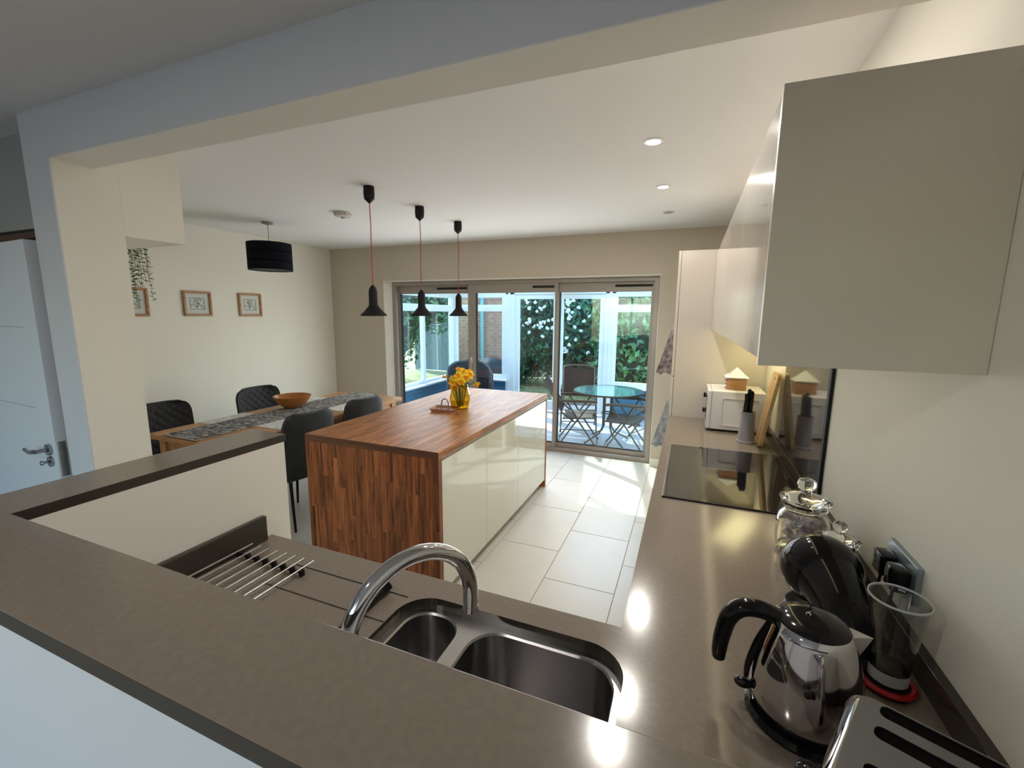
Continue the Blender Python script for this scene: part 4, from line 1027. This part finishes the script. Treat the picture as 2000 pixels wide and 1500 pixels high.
def bush(name, label, cat, loc, spec, n, size, m, seed, blossom=0, group=None):
    t = thing(name, label, cat, loc, 0, group)
    leafcloud('foliage', spec, n, size, m, t, 0, seed)
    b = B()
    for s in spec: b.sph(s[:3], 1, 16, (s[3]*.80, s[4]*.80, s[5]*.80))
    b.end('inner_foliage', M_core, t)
    b = B()
    for k in range(4):
        a = k*1.6; b.tube([(.1*math.cos(a), .1*math.sin(a), -.02), (.25*math.cos(a), .25*math.sin(a), .8), (.5*math.cos(a), .3*math.sin(a), 1.5)], [.04, .03, .02], 8)
    b.end('stems', M_bark, t)
    if blossom:
        random.seed(seed); b = B()
        for k in range(blossom):
            s = random.choice(spec[:2]); th = PI*1.5+random.gauss(.35 if seed == 1 else -.45, .35); ph = random.uniform(-.35, .9)
            d = Vector((math.cos(th)*math.cos(ph), math.sin(th)*math.cos(ph), math.sin(ph))); c = Vector(s[:3])+Vector((d.x*s[3], d.y*s[4], d.z*s[5]))*1.10
            for q in range(6):
                b.sph((c.x+random.uniform(-.03, .03), c.y+random.uniform(-.03, .02), c.z+random.uniform(-.03, .03)), random.uniform(.016, .034), 6)
        b.end('blossom', M_blossom, t, kind='stuff')
    return t
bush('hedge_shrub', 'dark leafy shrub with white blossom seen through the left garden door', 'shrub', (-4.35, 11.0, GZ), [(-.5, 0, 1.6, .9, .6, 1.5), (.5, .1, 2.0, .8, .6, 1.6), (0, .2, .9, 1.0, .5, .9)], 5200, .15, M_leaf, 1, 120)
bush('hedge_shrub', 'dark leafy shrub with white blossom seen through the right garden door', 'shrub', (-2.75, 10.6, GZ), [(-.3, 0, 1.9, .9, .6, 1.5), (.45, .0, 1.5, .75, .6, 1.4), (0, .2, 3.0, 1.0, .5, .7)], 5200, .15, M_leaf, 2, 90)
bush('laurel_shrub', 'bright green laurel shrub outside the right conservatory window', 'shrub', (-.95, 9.9, GZ), [(-.2, 0, 1.0, .8, .5, 1.1), (.7, .1, 1.1, .9, .5, 1.1), (-.6, .2, 2.0, .6, .5, .9), (.0, .15, 2.5, .55, .4, .8)], 4200, .17, M_leafb, 3)
bush('ivy_shrub', 'tall green climber seen above the left conservatory windows', 'shrub', (-7.3, 9.6, GZ), [(0, 0, 1.9, 1.0, .8, 1.5), (-1.1, -.8, 2.2, 1.1, .8, 1.3), (.9, .7, 2.3, .7, .6, .9)], 5200, .13, M_leafb, 4)
bush('tree_crown', 'leafy tree hanging over the back fence to the right', 'tree', (1.4, 11.4, GZ), [(0, 0, 2.6, 1.4, .8, 1.1), (-1.6, .3, 3.1, 1.1, .6, .7)], 4200, .16, M_leafb, 5)
bush('background_tree', 'dense tree behind the fence at the far left', 'tree', (-9.5, 8.0, GZ), [(0, 0, 2.2, 1.6, 1.6, 2.3), (.9, 2.3, 2.6, 1.4, 1.2, 2.0)], 5200, .18, M_leaf, 6)
# brown leaf litter below the hedge
leafcloud_o = leafcloud('leaf_litter', [(-3.6, 9.9, GZ-.02, 2.4, .9, .16)], 1500, .07, mat('dead_leaf', (.22, .11, .06), .9, noise=.4), None, GZ-.1, 9)
tag(leafcloud_o, 'scattered brown fallen leaves on the grass below the hedge', 'leaves')
# grass blades
gb = leafcloud('grass_blades', [(-2.4, 9.0, GZ-.03, 3.2, 1.3, .10)], 5000, .06, mat('grass_blade', (.20, .30, .06), .8, noise=.4, nscale=3), None, GZ-.1, 12)
tag(gb, 'patch of rough green lawn beyond the garden doors', 'grass')
# back fence of boards
def fence(name, label, x0, y0, x1, y1, h_, bw_=.14, horiz=False):
    L_ = math.hypot(x1-x0, y1-y0); t = thing(name, label, 'fence', (x0, y0, GZ), math.atan2(y1-y0, x1-x0))
    if horiz:
        k = 0; z = .05
        while z < h_: B().box(0, L_, 0, .02, 0, bw_-.012, .003, 1).end('board', M_fence, t, False, (0, random.uniform(0, .006), z)); z += bw_
    else:
        n_ = int(L_/bw_); me = None
        for k in range(n_):
            if me is None:
                b = B(); b.box(0, bw_-.008, 0, .02, .03, h_, .003, 1); me = bpy.data.meshes.new('board'); b.bm.to_mesh(me); b.bm.free(); me.materials.append(M_fence)
            link('board', me, None, t, False, (k*bw_, random.uniform(0, .008), 0))
    for k in range(int(L_/1.8)+1): B().box(k*1.8-.04, k*1.8+.04, .025, .10, 0, h_+.05).end('post', M_fence, t, False)
    return t
fence('garden_fence', 'blue-grey board fence at the back of the garden', -8.5, 12.4, 3.5, 12.0, 1.9)
fence('side_fence', 'blue-grey board fence along the left side of the garden', -6.6, 3.6, -7.2, 9.3, 1.85)
sh = thing('garden_shed', 'pale blue-grey boarded shed glimpsed at the right of the laurel', 'shed', (-.35, 11.3, GZ))
for k in range(16): B().box(-.62, 1.2, -.02, .0, 0, .125, .004, 1).end('board', MATS['grey_blue_board'], sh, False, (0, 0, k*.135))
B().box(-.60, 1.18, 0, .9, 0, 2.16).end('body', mat('shed_inner', (.15, .18, .22), .8), sh, False)
B().box(-.75, 1.35, -.15, 1.0, 2.17, 2.25).end('roof', M_grey, sh, False)
# neighbour's brick wall with teal downpipe
bwl = thing('brick_house_wall', "neighbouring brick wall with teal downpipe seen through the conservatory window", 'wall', (-5.6, 10.0, GZ))
B().box(0, 1.30, .02, .3, 0, 2.35).end('mortar', M_mortar, bwl, False)
b = B(); rowh, bl = .075, .225; k = 0; z = 0
while z < 2.32:
    x = -(k % 2)*bl/2
    while x < 1.30:
        a, c = max(x, 0), min(x+bl-.012, 1.30)
        if c-a > .03: b.box(a, c, 0, .05, z, z+rowh-.012)
        x += bl
    z += rowh; k += 1
b.end('brick', M_brick, bwl, False, kind='stuff')
B().tube([(.78, -.06, 0), (.78, -.06, 2.3)], .045, 14).end('downpipe', mat('teal_paint', (.10, .32, .36), .5), bwl)
# domed cover outside the window
dm = thing('barbecue', 'dark domed covered barbecue outside the conservatory window', 'barbecue', (-3.95, 8.55, GZ))
B().lathe([(0, .95), (.10, .94), (.22, .88), (.32, .76), (.36, .62), (.37, .40), (.36, .05), (.34, .0), (0, 0)], 32).end('cover', mat('navy_cover', (.012, .016, .025), .6), dm)
B().lathe([(.371, .40), (.378, .41), (.371, .42)], 32, close=True).end('strap', M_blackm, dm)
